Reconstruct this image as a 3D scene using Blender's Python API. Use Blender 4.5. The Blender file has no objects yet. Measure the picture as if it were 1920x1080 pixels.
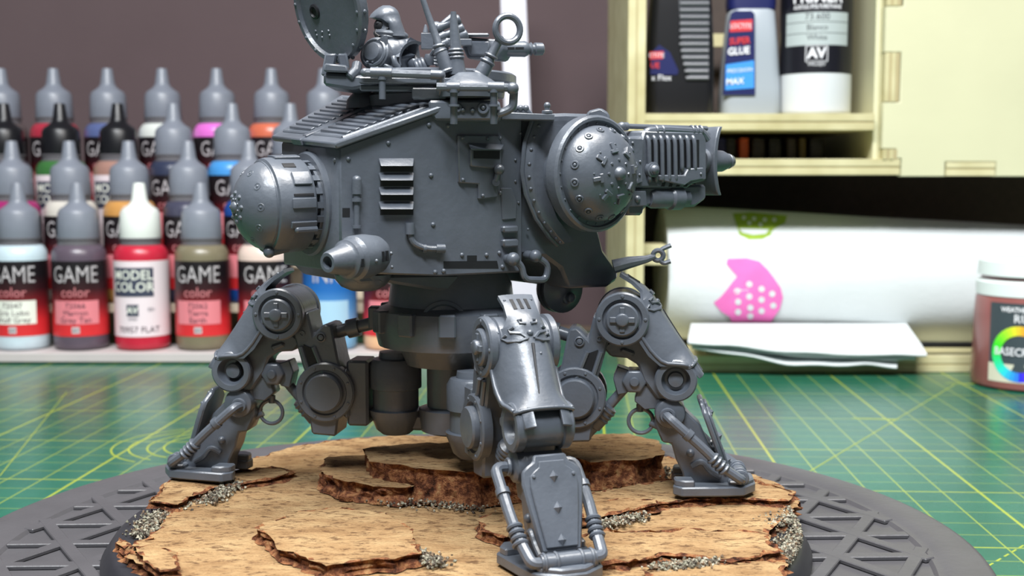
import bpy, bmesh, math, random
from math import sin, cos, tan, atan, pi, radians, sqrt
from mathutils import Vector as V, Matrix, noise
from mathutils.geometry import delaunay_2d_cdt

# ------------------------------------------------------------------ camera, world, desk lamp, fill light, exposure
S = 0.01                       # everything below is written in centimetres, the scene is in metres
SC = bpy.context.scene
COL = SC.collection
F = 2270.0                     # focal length in pixels of a 1920 wide frame
TILT = radians(5.21)
EYE = V((0, 0, 8.5))           # camera 8.5 cm above the cutting mat

cd = bpy.data.cameras.new('camera')
cam = bpy.data.objects.new('camera', cd)
COL.objects.link(cam)
cam.location = EYE * S
cam.rotation_euler = (pi / 2 - TILT, 0, 0)
cd.sensor_width = 36
cd.lens = F / 1920 * 36
cd.clip_start = 0.01
cd.clip_end = 20
cd.dof.use_dof = True
cd.dof.focus_distance = 0.222
cd.dof.aperture_fstop = 34
SC.camera = cam

w = bpy.data.worlds.new('room_light')
SC.world = w
w.use_nodes = True
w.node_tree.nodes['Background'].inputs[0].default_value = (0.80, 0.86, 1.0, 1)
w.node_tree.nodes['Background'].inputs[1].default_value = 0.09

def area(name, loc, target, sx, sy, power, col):
    l = bpy.data.lights.new(name, 'AREA')
    l.shape = 'RECTANGLE'; l.size = sx * S; l.size_y = sy * S
    l.energy = power; l.color = col
    o = bpy.data.objects.new(name, l)
    o.location = V(loc) * S
    o.rotation_euler = (V(target) - V(loc)).to_track_quat('-Z', 'Y').to_euler()
    COL.objects.link(o)
    return o
area('desk_lamp_light', (0, 19.5, 44), (0, 25, 0), 40, 14, 3.7, (1.0, 0.97, 0.93))
area('fill_light', (-10, -36, 98), (0, 24, 5), 60, 14, 16.5, (0.90, 0.95, 1.0))  # added fill from above the camera, brightens the hull sides

SC.view_settings.view_transform = 'Standard'
SC.view_settings.look = 'None'
SC.view_settings.gamma = 1
SC.view_settings.use_curve_mapping = False
SC.view_settings.exposure = 0.0

# ------------------------------------------------------------------ from a pixel of the photo to a point in the room
def ray(px, py):
    u = (px - 960) / F; v = (py - 540) / F
    return V((u, cos(TILT) - v * sin(TILT), -(sin(TILT) + v * cos(TILT))))
def at(px, py, Y):
    d = ray(px, py); return EYE + d * (Y / d.y)
def ground(px, py, z):
    d = ray(px, py); return EYE + d * ((z - EYE.z) / d.z)
def hit(px, py, P, N):
    d = ray(px, py); return EYE + d * ((P - EYE).dot(N) / d.dot(N))

# ------------------------------------------------------------------ materials
MATS = {}
def srgb(c):
    return tuple((x / 12.92 if x <= 0.04045 else ((x + 0.055) / 1.055) ** 2.4) for x in [k / 255 for k in c])
def nt(m):
    m.use_nodes = True
    return m.node_tree, m.node_tree.nodes, m.node_tree.links
def mat(name, rgb, rough=0.5, spec=0.5, metal=0, vary=0.0, scale=300, bump=0.0, coat=0.0, bscale=None):
    """plain surface with a faint procedural variation; rgb in display values"""
    if name in MATS: return MATS[name]
    m = bpy.data.materials.new(name)
    t, N, L = nt(m)
    b = N['Principled BSDF']
    c = srgb(rgb)
    b.inputs['Roughness'].default_value = rough
    b.inputs['Specular IOR Level'].default_value = spec
    b.inputs['Metallic'].default_value = metal
    b.inputs['Coat Weight'].default_value = coat
    b.inputs['Base Color'].default_value = (*c, 1)
    tc = N.new('ShaderNodeTexCoord')
    nz = N.new('ShaderNodeTexNoise'); nz.inputs['Scale'].default_value = scale; nz.inputs['Detail'].default_value = 3
    L.new(tc.outputs['Object'], nz.inputs['Vector'])
    if vary > 0:
        r = N.new('ShaderNodeValToRGB')
        r.color_ramp.elements[0].position = .3; r.color_ramp.elements[1].position = .7
        r.color_ramp.elements[0].color = (*[x * (1 - vary) for x in c], 1)
        r.color_ramp.elements[1].color = (*[min(1, x * (1 + vary)) for x in c], 1)
        L.new(nz.outputs['Fac'], r.inputs['Fac']); L.new(r.outputs['Color'], b.inputs['Base Color'])
    if bump > 0:
        n2 = nz
        if bscale:
            n2 = N.new('ShaderNodeTexNoise'); n2.inputs['Scale'].default_value = bscale; n2.inputs['Detail'].default_value = 4
            L.new(tc.outputs['Object'], n2.inputs['Vector'])
        bp = N.new('ShaderNodeBump'); bp.inputs['Strength'].default_value = 1; bp.inputs['Distance'].default_value = bump * S
        L.new(n2.outputs['Fac'], bp.inputs['Height']); L.new(bp.outputs['Normal'], b.inputs['Normal'])
    MATS[name] = m
    return m

PLASTIC = mat('grey_plastic', (92, 98, 107), 0.33, 0.8, vary=.10, scale=160, bump=.006, bscale=900)
SHADEPL = mat('recess_shade', (34, 35, 38), 0.5, 0.4, vary=.1)  # darker copy of the grey plastic, paints shade into slots, holes and grooves

# ------------------------------------------------------------------ mesh builder
def perp(d):
    d = d.normalized()
    a = V((0, 0, 1)) if abs(d.z) < .9 else V((1, 0, 0))
    u = d.cross(a).normalized()
    return u, d.cross(u).normalized()

class MB:
    def __init__(s): s.v = []; s.f = []; s.m = []
    def add(s, vs, fs, mi=0):
        b = len(s.v); s.v += [V(x) for x in vs]
        s.f += [[b + i for i in f] for f in fs]; s.m += [mi] * len(fs); return s
    def prism(s, front, vec, mi=0):
        n = len(front); front = [V(p) for p in front]; vec = V(vec)
        fs = [list(range(n)), list(range(2 * n - 1, n - 1, -1))]
        fs += [[i, (i + 1) % n, n + (i + 1) % n, n + i] for i in range(n)]
        return s.add(front + [p + vec for p in front], fs, mi)
    def box(s, c, u, v, w, mi=0):
        c, u, v, w = V(c), V(u), V(v), V(w)
        return s.prism([c - u - v - w, c + u - v - w, c + u + v - w, c - u + v - w], w * 2, mi)
    def abox(s, lo, hi, mi=0):
        lo, hi = V(lo), V(hi); c = (lo + hi) / 2; h = (hi - lo) / 2
        return s.box(c, (h.x, 0, 0), (0, h.y, 0), (0, 0, h.z), mi)
    def loft(s, loops, caps=True, close=True, mi=0):
        n = len(loops[0]); vs = [p for l in loops for p in l]; fs = []
        for k in range(len(loops) - 1):
            for i in range(n if close else n - 1):
                j = (i + 1) % n
                fs.append([k * n + i, k * n + j, (k + 1) * n + j, (k + 1) * n + i])
        if caps:
            fs.append(list(range(n - 1, -1, -1)))
            fs.append([(len(loops) - 1) * n + i for i in range(n)])
        return s.add(vs, fs, mi)
    def lathe(s, p, ax, prof, seg=28, mi=0, caps=True, a0=0, a1=2 * pi, up=None):
        p, ax = V(p), V(ax).normalized()
        if up is None: u, v = perp(ax)
        else:
            u = (V(up) - ax * V(up).dot(ax)).normalized(); v = ax.cross(u)
        full = abs(a1 - a0 - 2 * pi) < 1e-6
        k = seg if full else seg + 1
        loops = []
        for h, r in prof:
            r = max(r, 1e-4)
            loops.append([p + ax * h + (u * cos(a0 + (a1 - a0) * i / seg) + v * sin(a0 + (a1 - a0) * i / seg)) * r for i in range(k)])
        return s.loft(loops, caps and full, full, mi)
    def cyl(s, a, b, r0, r1=None, seg=16, mi=0):
        a, b = V(a), V(b); r1 = r0 if r1 is None else r1
        return s.lathe(a, b - a, [(0, r0), ((b - a).length, r1)], seg, mi)
    def dome(s, c, n, r, h=None, seg=10, k=3, mi=0):
        h = r if h is None else h
        return s.lathe(c, n, [(h * sin(i / k * pi / 2), r * cos(i / k * pi / 2)) for i in range(k + 1)], seg, mi)
    def ball(s, c, r, seg=12, k=8, mi=0):
        return s.lathe(V(c), (0, 0, 1), [(-r * cos(pi * i / k), r * sin(pi * i / k)) for i in range(k + 1)], seg, mi)
    def torus(s, c, n, R, r, seg=24, k=8, mi=0, squash=1.0, up=None):
        c, n = V(c), V(n).normalized()
        if up is None: u, v = perp(n)
        else:
            u = (V(up) - n * V(up).dot(n)).normalized(); v = n.cross(u)
        loops = []
        for i in range(seg):
            a = 2 * pi * i / seg; d = u * cos(a) + v * sin(a) * squash; o = c + d * R; d = d.normalized()
            loops.append([o + (d * cos(2 * pi * j / k) + n * sin(2 * pi * j / k)) * r for j in range(k)])
        loops.append(loops[0])
        return s.loft(loops, False, True, mi)
    def tube(s, pts, r, seg=10, mi=0, bend=0.0):
        pts = [V(p) for p in pts]
        if bend > 0 and len(pts) > 2:
            q = [pts[0]]
            for i in range(1, len(pts) - 1):
                a, b, c = pts[i - 1], pts[i], pts[i + 1]
                l = min(bend, (a - b).length * .45, (c - b).length * .45)
                p0 = b + (a - b).normalized() * l; p1 = b + (c - b).normalized() * l
                for t in (0, .25, .5, .75, 1):
                    q.append(p0 * (1 - t) ** 2 + b * 2 * t * (1 - t) + p1 * t * t)
            q.append(pts[-1]); pts = q
        n = len(pts); rr = r if isinstance(r, (list, tuple)) else [r] * n
        if len(rr) != n: rr = [rr[0] + (rr[-1] - rr[0]) * i / (n - 1) for i in range(n)]
        u = None; loops = []
        for i in range(n):
            d = (pts[min(i + 1, n - 1)] - pts[max(i - 1, 0)]).normalized()
            if u is None: u, v = perp(d)
            else:
                u = (u - d * u.dot(d)).normalized(); v = d.cross(u)
            loops.append([pts[i] + (u * cos(2 * pi * j / seg) + v * sin(2 * pi * j / seg)) * rr[i] for j in range(seg)])
        return s.loft(loops, True, True, mi)
    def mesh(s, name, mats, o=V((0, 0, 0)), bevel=0, smooth=35):
        me = bpy.data.meshes.new(name)
        bm = bmesh.new()
        vs = [bm.verts.new((p - o) * S) for p in s.v]
        for f, m in zip(s.f, s.m):
            try:
                q = bm.faces.new([vs[i] for i in f]); q.material_index = m
            except ValueError: pass
        bmesh.ops.remove_doubles(bm, verts=bm.verts, dist=1e-6)
        bmesh.ops.dissolve_degenerate(bm, edges=bm.edges, dist=1e-7)
        bmesh.ops.recalc_face_normals(bm, faces=bm.faces)
        if bevel > 0:
            es = [e for e in bm.edges if len(e.link_faces) == 2 and e.calc_face_angle(0) > radians(32)]
            bmesh.ops.bevel(bm, geom=es, offset=bevel * S, segments=1, affect='EDGES', clamp_overlap=True, profile=.5)
        bm.to_mesh(me); bm.free()
        for p in me.polygons: p.use_smooth = True
        me.set_sharp_from_angle(angle=radians(smooth))
        for m in (mats if isinstance(mats, (list, tuple)) else [mats]): me.materials.append(m)
        return me

def link(name, me, parent=None, loc=None):
    o = bpy.data.objects.new(name, me)
    COL.objects.link(o)
    if parent: o.parent = parent
    if loc is not None: o.location = V(loc) * S
    return o
def tag(o, label=None, cat=None, group=None, kind=None):
    if label: o['label'] = label
    if cat: o['category'] = cat
    if group: o['group'] = group
    if kind: o['kind'] = kind
    return o
def thing(name, loc, label, cat, group=None, rz=0):
    o = link(name, None, None, loc); o.rotation_euler.z = rz
    o.empty_display_size = .01
    return tag(o, label, cat, group)
class Place:
    """builds the parts of one thing: world centimetres in, meshes local to the thing out"""
    def __init__(s, root, origin): s.root = root; s.o = V(origin)
    def part(s, name, mb, mats, parent=None, bevel=0, smooth=35, label=None, kind=None):
        o = link(name, mb.mesh(name, mats, s.o, bevel, smooth), parent or s.root)
        if label: o['label'] = label
        if kind: o['kind'] = kind
        return o

# ------------------------------------------------------------------ lettering (outlines of the built-in font as flat mesh)
_txt = {}
def letters(text, size=1.0, align='CENTER', sx=1.0, bold=0.0):
    k = (text, align, bold)
    if k not in _txt:
        c = bpy.data.curves.new('lettering', 'FONT'); c.body = text; c.align_x = align; c.align_y = 'CENTER'
        c.resolution_u = 2; c.size = 1; c.offset = bold
        o = bpy.data.objects.new('lettering', c); COL.objects.link(o)
        dg = bpy.context.evaluated_depsgraph_get()
        me = o.evaluated_get(dg).to_mesh()
        _txt[k] = ([v.co.copy() for v in me.vertices], [list(p.vertices) for p in me.polygons])
        o.evaluated_get(dg).to_mesh_clear()
        bpy.data.objects.remove(o); bpy.data.curves.remove(c)
    vs, fs = _txt[k]
    return [V((v.x * size * sx, v.y * size, 0)) for v in vs], fs
def text_on_cyl(mb, text, size, R, z, a=-pi / 2, sx=1.0, mi=0, bold=0.0, skew=0.0, align='CENTER'):
    vs, fs = letters(text, size, align, sx, bold)
    mb.add([V((R * cos(a + v.x / R), R * sin(a + v.x / R), z + v.y + skew * v.x)) for v in vs], fs, mi)
def text_flat(mb, text, size, o, u, v, sx=1.0, mi=0, bold=0.0, align='CENTER'):
    vs, fs = letters(text, size, align, sx, bold)
    mb.add([V(o) + V(u) * p.x + V(v) * p.y for p in vs], fs, mi)
def arc_band(mb, R, z0, z1, a0, a1, seg=20, mi=0, th=.012):
    loops = []
    for i in range(seg + 1):
        a = a0 + (a1 - a0) * i / seg
        c, s_ = cos(a), sin(a)
        loops.append([V((R * c, R * s_, z0)), V(((R + th) * c, (R + th) * s_, z0)), V(((R + th) * c, (R + th) * s_, z1)), V((R * c, R * s_, z1))])
    mb.loft(loops, True, True, mi)
# ------------------------------------------------------------------ the setting
wall_m = mat('mauve_wall_paint', (95, 80, 82), 0.8, 0.2, vary=.04, scale=20, bump=.01, bscale=250)
wb = MB().abox((-90, 72, -3), (90, 76, 70))
tag(link('wall_back', wb.mesh('wall_back', wall_m)), kind='structure')
fb_ = MB().abox((-140, -120, -75), (140, 76, -73))
tag(link('floor', fb_.mesh('floor', mat('floor_boards', (110, 100, 92), .6, vary=.1))), kind='structure')
table_m = mat('table_wood', (120, 104, 88), 0.5, vary=.15, scale=30)
tb = thing('work_table', (0, 20, -73), 'brown wooden work table under the green cutting mat', 'table')
P = Place(tb, (0, 20, -73))
P.part('table_top', MB().abox((-85, -25, -3.3), (85, 71.9, -.3)), table_m, bevel=.2)
for x in (-80, 80):
    for y in (-20, 66): P.part('leg', MB().abox((x - 2.5, y - 2.5, -73), (x + 2.5, y + 2.5, -3.25)), table_m)

# cutting mat: depth lines run towards (1085, 333) in the photo, one line a centimetre
gx = ground(1807, 900, 0)                      # a point on a heavy line
gy = ground(1600, 920, 0)                      # a point on a heavy cross line
YAW = atan((1085 - 960) / F)
mu = V((cos(YAW), -sin(YAW), 0)); mv = V((sin(YAW), cos(YAW), 0))
mat_o = gx + mv * (gy - gx).dot(mv)            # crossing of two heavy lines
def mat_material():
    m = bpy.data.materials.new('cutting_mat_print')
    t, N, L = nt(m); b = N['Principled BSDF']
    b.inputs['Roughness'].default_value = .23
    b.inputs['Specular IOR Level'].default_value = .42
    tc = N.new('ShaderNodeTexCoord')
    sp = N.new('ShaderNodeSeparateXYZ'); L.new(tc.outputs['Object'], sp.inputs[0])
    def mth(op, a, b_=None):
        n = N.new('ShaderNodeMath'); n.operation = op
        for i, x in enumerate((a, b_)):
            if x is None: continue
            if hasattr(x, 'is_linked'): L.new(x, n.inputs[i])
            else: n.inputs[i].default_value = x
        return n.outputs[0]
    def lines(src, step, half):                 # 1 on a line, 0 between
        x = mth('DIVIDE', src, step * S)
        fr = mth('ABSOLUTE', mth('SUBTRACT', x, mth('ROUND', x)))
        return mth('LESS_THAN', fr, half / step)
    fine = mth('MAXIMUM', lines(sp.outputs[0], 1, .022), mth('MULTIPLY', lines(sp.outputs[1], 1, .024), .62))
    heavy = mth('MAXIMUM', lines(sp.outputs[0], 5, .04), mth('MULTIPLY', lines(sp.outputs[1], 5, .036), .9))
    allm = mth('MAXIMUM', mth('MULTIPLY', fine, .72), heavy)
    nz = N.new('ShaderNodeTexNoise'); nz.inputs['Scale'].default_value = 40; nz.inputs['Detail'].default_value = 5
    L.new(tc.outputs['Object'], nz.inputs['Vector'])
    rp = N.new('ShaderNodeValToRGB')
    rp.color_ramp.elements[0].position = .3; rp.color_ramp.elements[1].position = .7
    rp.color_ramp.elements[0].color = (*srgb((26, 94, 76)), 1); rp.color_ramp.elements[1].color = (*srgb((33, 106, 84)), 1)
    L.new(nz.outputs['Fac'], rp.inputs['Fac'])
    mx = N.new('ShaderNodeMix'); mx.data_type = 'RGBA'
    L.new(allm, mx.inputs['Factor']); L.new(rp.outputs['Color'], mx.inputs['A'])
    mx.inputs['B'].default_value = (*srgb((158, 172, 56)), 1)
    L.new(mx.outputs['Result'], b.inputs['Base Color'])
    n2 = N.new('ShaderNodeTexNoise'); n2.inputs['Scale'].default_value = 1800; n2.inputs['Detail'].default_value = 2
    L.new(tc.outputs['Object'], n2.inputs['Vector'])
    bp = N.new('ShaderNodeBump'); bp.inputs['Distance'].default_value = .00004
    L.new(n2.outputs['Fac'], bp.inputs['Height']); L.new(bp.outputs['Normal'], b.inputs['Normal'])
    return m
cm = thing('cutting_mat', mat_o - V((0, 0, .3)), 'green cutting mat with yellow centimetre grid lines on the table', 'cutting mat', rz=-YAW)
mb = MB().abox((-62, -28, 0.0), (42, 34, .3))
me = mb.mesh('mat_sheet', mat_material(), V((0, 0, 0)), .03)
link('mat_sheet', me, cm)
line_m = mat('mat_line_print', (158, 172, 56), .35, vary=.05)
def mat_local(px, py):
    d = ground(px, py, 0) - mat_o; return V((d.dot(mu), d.dot(mv), .3))
def mark(name, mb): link(name, mb.mesh(name, line_m, V((0, 0, 0))), cm)
def ribbon(name, pts, wd):
    lo = []
    for i, p in enumerate(pts):
        d = (pts[min(i + 1, len(pts) - 1)] - pts[max(i - 1, 0)]).normalized(); n = V((-d.y, d.x, 0)) * wd / 2
        lo.append([p + n + V((0, 0, .001)), p + n + V((0, 0, .004)), p - n + V((0, 0, .004)), p - n + V((0, 0, .001))])
    mark(name, MB().loft(lo, True, True))
a, b_ = mat_local(1528, 878), mat_local(1790, 721)
ribbon('printed_diagonal', [a + (a - b_) * .3, b_], .04)
a, b_ = mat_local(1838, 1070), mat_local(1920, 1022)
for k in range(9):
    t0 = k / 9 * 1.6; ribbon('printed_dash', [a.lerp(b_, t0), a.lerp(b_, t0 + .1)], .05)
a, b_ = mat_local(0, 892), mat_local(125, 735)
ribbon('printed_diagonal', [a, b_], .03)
for k, px in enumerate((219, 250, 283, 313)):
    c = mat_local(px, 833); r = 2.6 - .3 * k      # nested quarter curves opening to the right
    ribbon('printed_curve', [c + V((r - r * cos(t), r * sin(t), 0)) for t in [(-64 + i * 8) * pi / 180 for i in range(17)]], .06)
for px, py in ((1640, 786), (1808, 720)):
    c = mat_local(px, py); mark('printed_arrow', MB().prism([c + V((-.75, .14, .001)), c + V((.75, -.16, .001)), c + V((.75, .06, .001)), c + V((-.75, .2, .001))], (0, 0, .004)))

# white upright between the rack and the cabinet
post_m = mat('white_painted_wood', (226, 224, 236), .45, vary=.02)
pb = MB(); Yp = 66.0
q = [at(936, -60, Yp), at(984, -60, Yp), at(1012, 700, Yp), at(960, 700, Yp)]
q[2].z = 0; q[3].z = 0
pb.prism(q, (0, 1.6, 0))
tag(link('trim_1', pb.mesh('trim_1', post_m, V((0, 0, 0)), .05)), kind='structure')
# ------------------------------------------------------------------ paint rack and bottles
rack_m = mat('rack_plywood', (206, 190, 168), .55, vary=.08, scale=60)
rack_top_m = mat('rack_pale_board', (196, 188, 186), .5, vary=.04, scale=60)
ROWY = [56.6, 58.6, 61.2, 64.0]
ROWZ = [.52, 2.52, 4.46, 6.44]
rk = thing('paint_rack', (-12, 60, 0), 'pale wooden stepped rack holding four rows of paint bottles', 'rack')
P = Place(rk, (-12, 60, 0))
for k in range(4):
    y0 = ROWY[k] - (1.75 if k == 0 else 1.32); y1 = ROWY[k] + 1.3
    z1 = ROWZ[k] - .01
    mb = MB().abox((-27.4, y0, z1 - .42), (-3.4, y1, z1))
    P.part('shelf', mb, rack_top_m if k == 0 else rack_m, bevel=.03)
mb = MB().abox((-27.4, ROWY[0] - 1.6, 0), (-3.4, ROWY[0] - 1.1, .08)); P.part('base_strip', mb, rack_m)
for x in (-27.9, -3.4):
    mb = MB().prism([(x, 54.9, 0), (x, 65.6, 0), (x, 65.6, 8.0), (x, 63.2, 8.0), (x, 57.0, 2.6), (x, 54.9, 1.2)], (.45, 0, 0))
    P.part('side_panel', mb, rack_m, bevel=.03)
mb = MB().abox((-27.4, 65.35, 0), (-3.4, 65.6, 8)); P.part('back_panel', mb, rack_m)

cap_m = {'grey': mat('grey_cap', (124, 129, 140), .36, .45, vary=.03), 'black': mat('black_cap', (22, 22, 26), .35, .5),
         'white': mat('white_cap', (226, 230, 224), .35, .4)}
neck_m = mat('smoky_neck', (104, 102, 106), .3, .5)
ink = lambda n, c, r=.5: mat(n, c, r)
def game_label(name, stops):
    if name in MATS: return MATS[name]
    m = bpy.data.materials.new(name); t, N, L = nt(m); b = N['Principled BSDF']
    b.inputs['Roughness'].default_value = .4
    tc = N.new('ShaderNodeTexCoord'); sp = N.new('ShaderNodeSeparateXYZ'); L.new(tc.outputs['Object'], sp.inputs[0])
    mr = N.new('ShaderNodeMapRange'); mr.inputs['From Min'].default_value = .7 * S; mr.inputs['From Max'].default_value = 4.2 * S
    L.new(sp.outputs[2], mr.inputs['Value'])
    rp = N.new('ShaderNodeValToRGB'); e = rp.color_ramp.elements
    e[0].position, e[1].position = stops[0][0], stops[-1][0]
    e[0].color = (*srgb(stops[0][1]), 1); e[1].color = (*srgb(stops[-1][1]), 1)
    for p_, c in stops[1:-1]:
        k = e.new(p_); k.color = (*srgb(c), 1)
    L.new(mr.outputs['Result'], rp.inputs['Fac']); L.new(rp.outputs['Color'], b.inputs['Base Color'])
    MATS[name] = m
    return m
# the printed label runs from red at the foot to black at the head, as on the bottles
gm_red = game_label('red_black_label', [(0, (214, 48, 52)), (.20, (206, 44, 50)), (.40, (128, 26, 34)), (.62, (52, 20, 26)), (.8, (26, 20, 24))])
gm_blue = game_label('blue_label', [(0, (150, 190, 220)), (.35, (90, 150, 205)), (.6, (36, 104, 178)), (1, (28, 80, 150))])
cream = mat('cream_label', (232, 218, 222), .45)
pink = mat('pink_panel', (226, 132, 140), .45)
whitep = mat('white_panel', (236, 238, 226), .45)
paleb = mat('pale_blue_panel', (170, 205, 228), .45)
silver = mat('silver_print', (196, 190, 192), .45)
rose = mat('rose_print', (206, 128, 132), .45)
darkp = mat('dark_print', (70, 48, 62), .5)
slate = mat('slate_print', (62, 66, 84), .45)

body_prof = [(0, .9), (.04, 1.14), (.16, 1.23), (.4, 1.25), (4.3, 1.25), (4.55, 1.21), (4.75, 1.10), (4.86, .97)]
me_body = MB().lathe((0, 0, 0), (0, 0, 1), body_prof, 32).mesh('bottle_body', cream, smooth=50)
me_neck = MB().lathe((0, 0, 4.80), (0, 0, 1), [(0, .93), (.30, .93), (.32, .98), (.40, .98)], 28).mesh('bottle_neck', neck_m)
capb = MB().lathe((0, 0, 5.16), (0, 0, 1), [(0, .93), (.06, .95), (1.18, .90), (1.36, .80), (1.52, .56), (1.66, .42), (1.8, .37), (2.52, .265), (2.57, .24), (2.58, .1)], 40)
me_cap = capb.mesh('bottle_cap', cap_m['grey'], smooth=30)
def make_game(txt1, txt2, lines, lab_m, panel_m):
    mb = MB(); arc_band(mb, 1.25, .68, 4.16, -pi / 2 - 1.9, -pi / 2 + 1.75, 30)
    lab = mb.mesh('bottle_label', lab_m)
    mb = MB(); arc_band(mb, 1.262, 1.24, 2.33, -pi / 2 - .86, -pi / 2 + .86, 14)
    pan = mb.mesh('name_panel', panel_m)
    mb = MB()
    text_on_cyl(mb, txt1, 1.12, 1.282, 3.50, sx=.74, mi=0, bold=-.006)
    if txt2: text_on_cyl(mb, txt2, .66, 1.282, 2.70, sx=.94, mi=1)
    for i, l in enumerate(lines): text_on_cyl(mb, l, .36, 1.288, 2.09 - i * .33, mi=2, sx=1.05)
    arc_band(mb, 1.265, .82, 1.12, -pi / 2 - .14, -pi / 2 + .14, 4, 0)
    text_on_cyl(mb, 'AV', .24, 1.292, .96, mi=2)
    return [lab, pan, mb.mesh('lettering', [silver, rose, darkp])]
def make_model(lines):
    mb = MB(); arc_band(mb, 1.25, .66, 4.16, -pi / 2 - 1.9, -pi / 2 + 1.75, 30)
    lab = mb.mesh('bottle_label', cream)
    mb = MB(); arc_band(mb, 1.262, 2.52, 3.86, -pi / 2 - 1.0, -pi / 2 + .62, 14)
    pan = mb.mesh('name_panel', slate)
    mb = MB(); a = -pi / 2 - .16
    text_on_cyl(mb, 'MODEL', .62, 1.282, 3.50, a, mi=0, bold=.01, sx=.95); text_on_cyl(mb, 'COLOR', .62, 1.282, 2.95, a, mi=0, bold=.01, sx=.95)
    text_on_cyl(mb, lines, .40, 1.282, .98, a + .2, mi=2, sx=1.0)
    arc_band(mb, 1.265, 1.62, 2.16, a - .22, a + .22, 5, 1)
    text_on_cyl(mb, 'AV', .42, 1.292, 1.89, a, mi=0, bold=.02)
    text_on_cyl(mb, 'vallejo', .18, 1.282, 1.50, a, mi=1); text_on_cyl(mb, '031', .24, 1.282, 1.92, a + .68, mi=1)
    return [lab, pan, mb.mesh('lettering', [whitep, slate, darkp])]
LB = {'g0': make_game('GAME', 'color', ['72047', 'Gris Lobo', 'Wolf Grey'], gm_red, whitep),
      'g1': make_game('GAME', 'color', ['72066', 'Marron', 'Grey Tan'], gm_red, pink),
      'g2': make_game('GAME', 'color', ['72062', 'Tierra', 'Earth'], gm_red, pink),
      'gp': make_game('GAME', 'color', [], gm_red, pink),
      'ink': make_game('INK', '', [], gm_blue, paleb),
      'm0': make_model('70957 FLAT'), 'mp': make_model('')}
def paint_bottle(px, row, cap, rgb, lab, label, turn=0.0):
    Y = ROWY[row]; p = at(px, 500, Y)
    o = thing('paint_bottle', (p.x, Y, ROWZ[row]), label, 'paint bottle', 'dropper paint bottles on the stepped rack', turn - atan(p.x / Y))
    key = 'paint_%d_%d_%d' % rgb
    def put(nm, me, m=None, par=o):
        c = link(nm, me, par)
        if m:
            c.material_slots[0].link = 'OBJECT'; c.material_slots[0].material = m
        return c
    put('bottle_body', me_body, mat(key, rgb, .3, .5, vary=.04))
    put('bottle_neck', me_neck); put('bottle_cap', me_cap, cap_m[cap])
    lb = put('bottle_label', LB[lab][0]); put('name_panel', LB[lab][1], None, lb); put('lettering', LB[lab][2], None, lb)
    return o
BT = [
 (38, 0, 'grey', (196, 214, 222), 'g0', 'pale blue-grey paint bottle with white name panel, leftmost in the front row', -.35),
 (149, 0, 'grey', (92, 80, 92), 'g1', 'dusky purple-grey paint bottle with pink panel, left of the white-capped one', -.2),
 (265, 0, 'white', (190, 38, 60), 'm0', 'red paint bottle with a white cap and a pale label', -.2),
 (379, 0, 'grey', (122, 114, 92), 'g2', 'olive-brown paint bottle with pink panel, right of the white-capped one', -.2),
 (497, 0, 'grey', (222, 198, 186), 'gp', 'beige paint bottle behind the left knee joint of the walker', 0),
 (618, 0, 'grey', (120, 176, 214), 'ink', 'blue ink bottle seen between the left leg and hull of the walker', -.15),
 (731, 0, 'grey', (232, 184, 142), 'gp', 'peach paint bottle under the walker hull, rightmost in the front row', 0),
 (30, 1, 'grey', (158, 40, 104), 'gp', 'magenta paint bottle, leftmost in the second row', -.2),
 (137, 1, 'grey', (206, 200, 190), 'gp', 'cream paint bottle, second from left in the second row', -.2),
 (247, 1, 'grey', (196, 142, 78), 'gp', 'orange-tan paint bottle right behind the white-capped bottle', -.2),
 (358, 1, 'grey', (66, 66, 84), 'gp', 'dark slate paint bottle, fourth from left in the second row', -.2),
 (471, 1, 'grey', (30, 74, 150), 'gp', 'deep blue paint bottle behind the engine drum of the walker', -.2),
 (18, 2, 'black', (66, 60, 70), 'mp', 'dark grey paint bottle with black cap, leftmost in the third row', -.2),
 (122, 2, 'black', (58, 108, 56), 'mp', 'green paint bottle with a black cap', -.2),
 (229, 2, 'black', (160, 122, 110), 'mp', 'dusty brown paint bottle with black cap, right of the green one', -.2),
 (332, 2, 'grey', (50, 56, 78), 'gp', 'navy paint bottle with grey cap, fourth from left in the third row', -.2),
 (441, 2, 'grey', (72, 148, 214), 'gp', 'bright sky-blue paint bottle in the third row', .1),
 (549, 2, 'grey', (110, 96, 98), 'gp', 'brown-grey paint bottle half hidden behind the rear hull deck', .1),
 (15, 3, 'grey', (92, 82, 82), 'gp', 'taupe paint bottle, leftmost in the top row', -.2),
 (112, 3, 'grey', (170, 48, 66), 'gp', 'crimson paint bottle in the top row above the green one', -.2),
 (212, 3, 'grey', (86, 98, 142), 'gp', 'dusty blue paint bottle, third from left in the top row', -.2),
 (313, 3, 'grey', (216, 220, 214), 'gp', 'white paint bottle in the top row', -.2),
 (414, 3, 'grey', (222, 112, 204), 'gp', 'bright pink paint bottle in the top row', .1),
 (515, 3, 'grey', (206, 108, 80), 'gp', 'orange paint bottle in the top row behind the hull deck', .1),
 (612, 3, 'grey', (150, 150, 150), 'gp', 'grey paint bottle, rightmost in the top row beside the hatch hinge', .1),
]
for b in BT: paint_bottle(*b)

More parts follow.
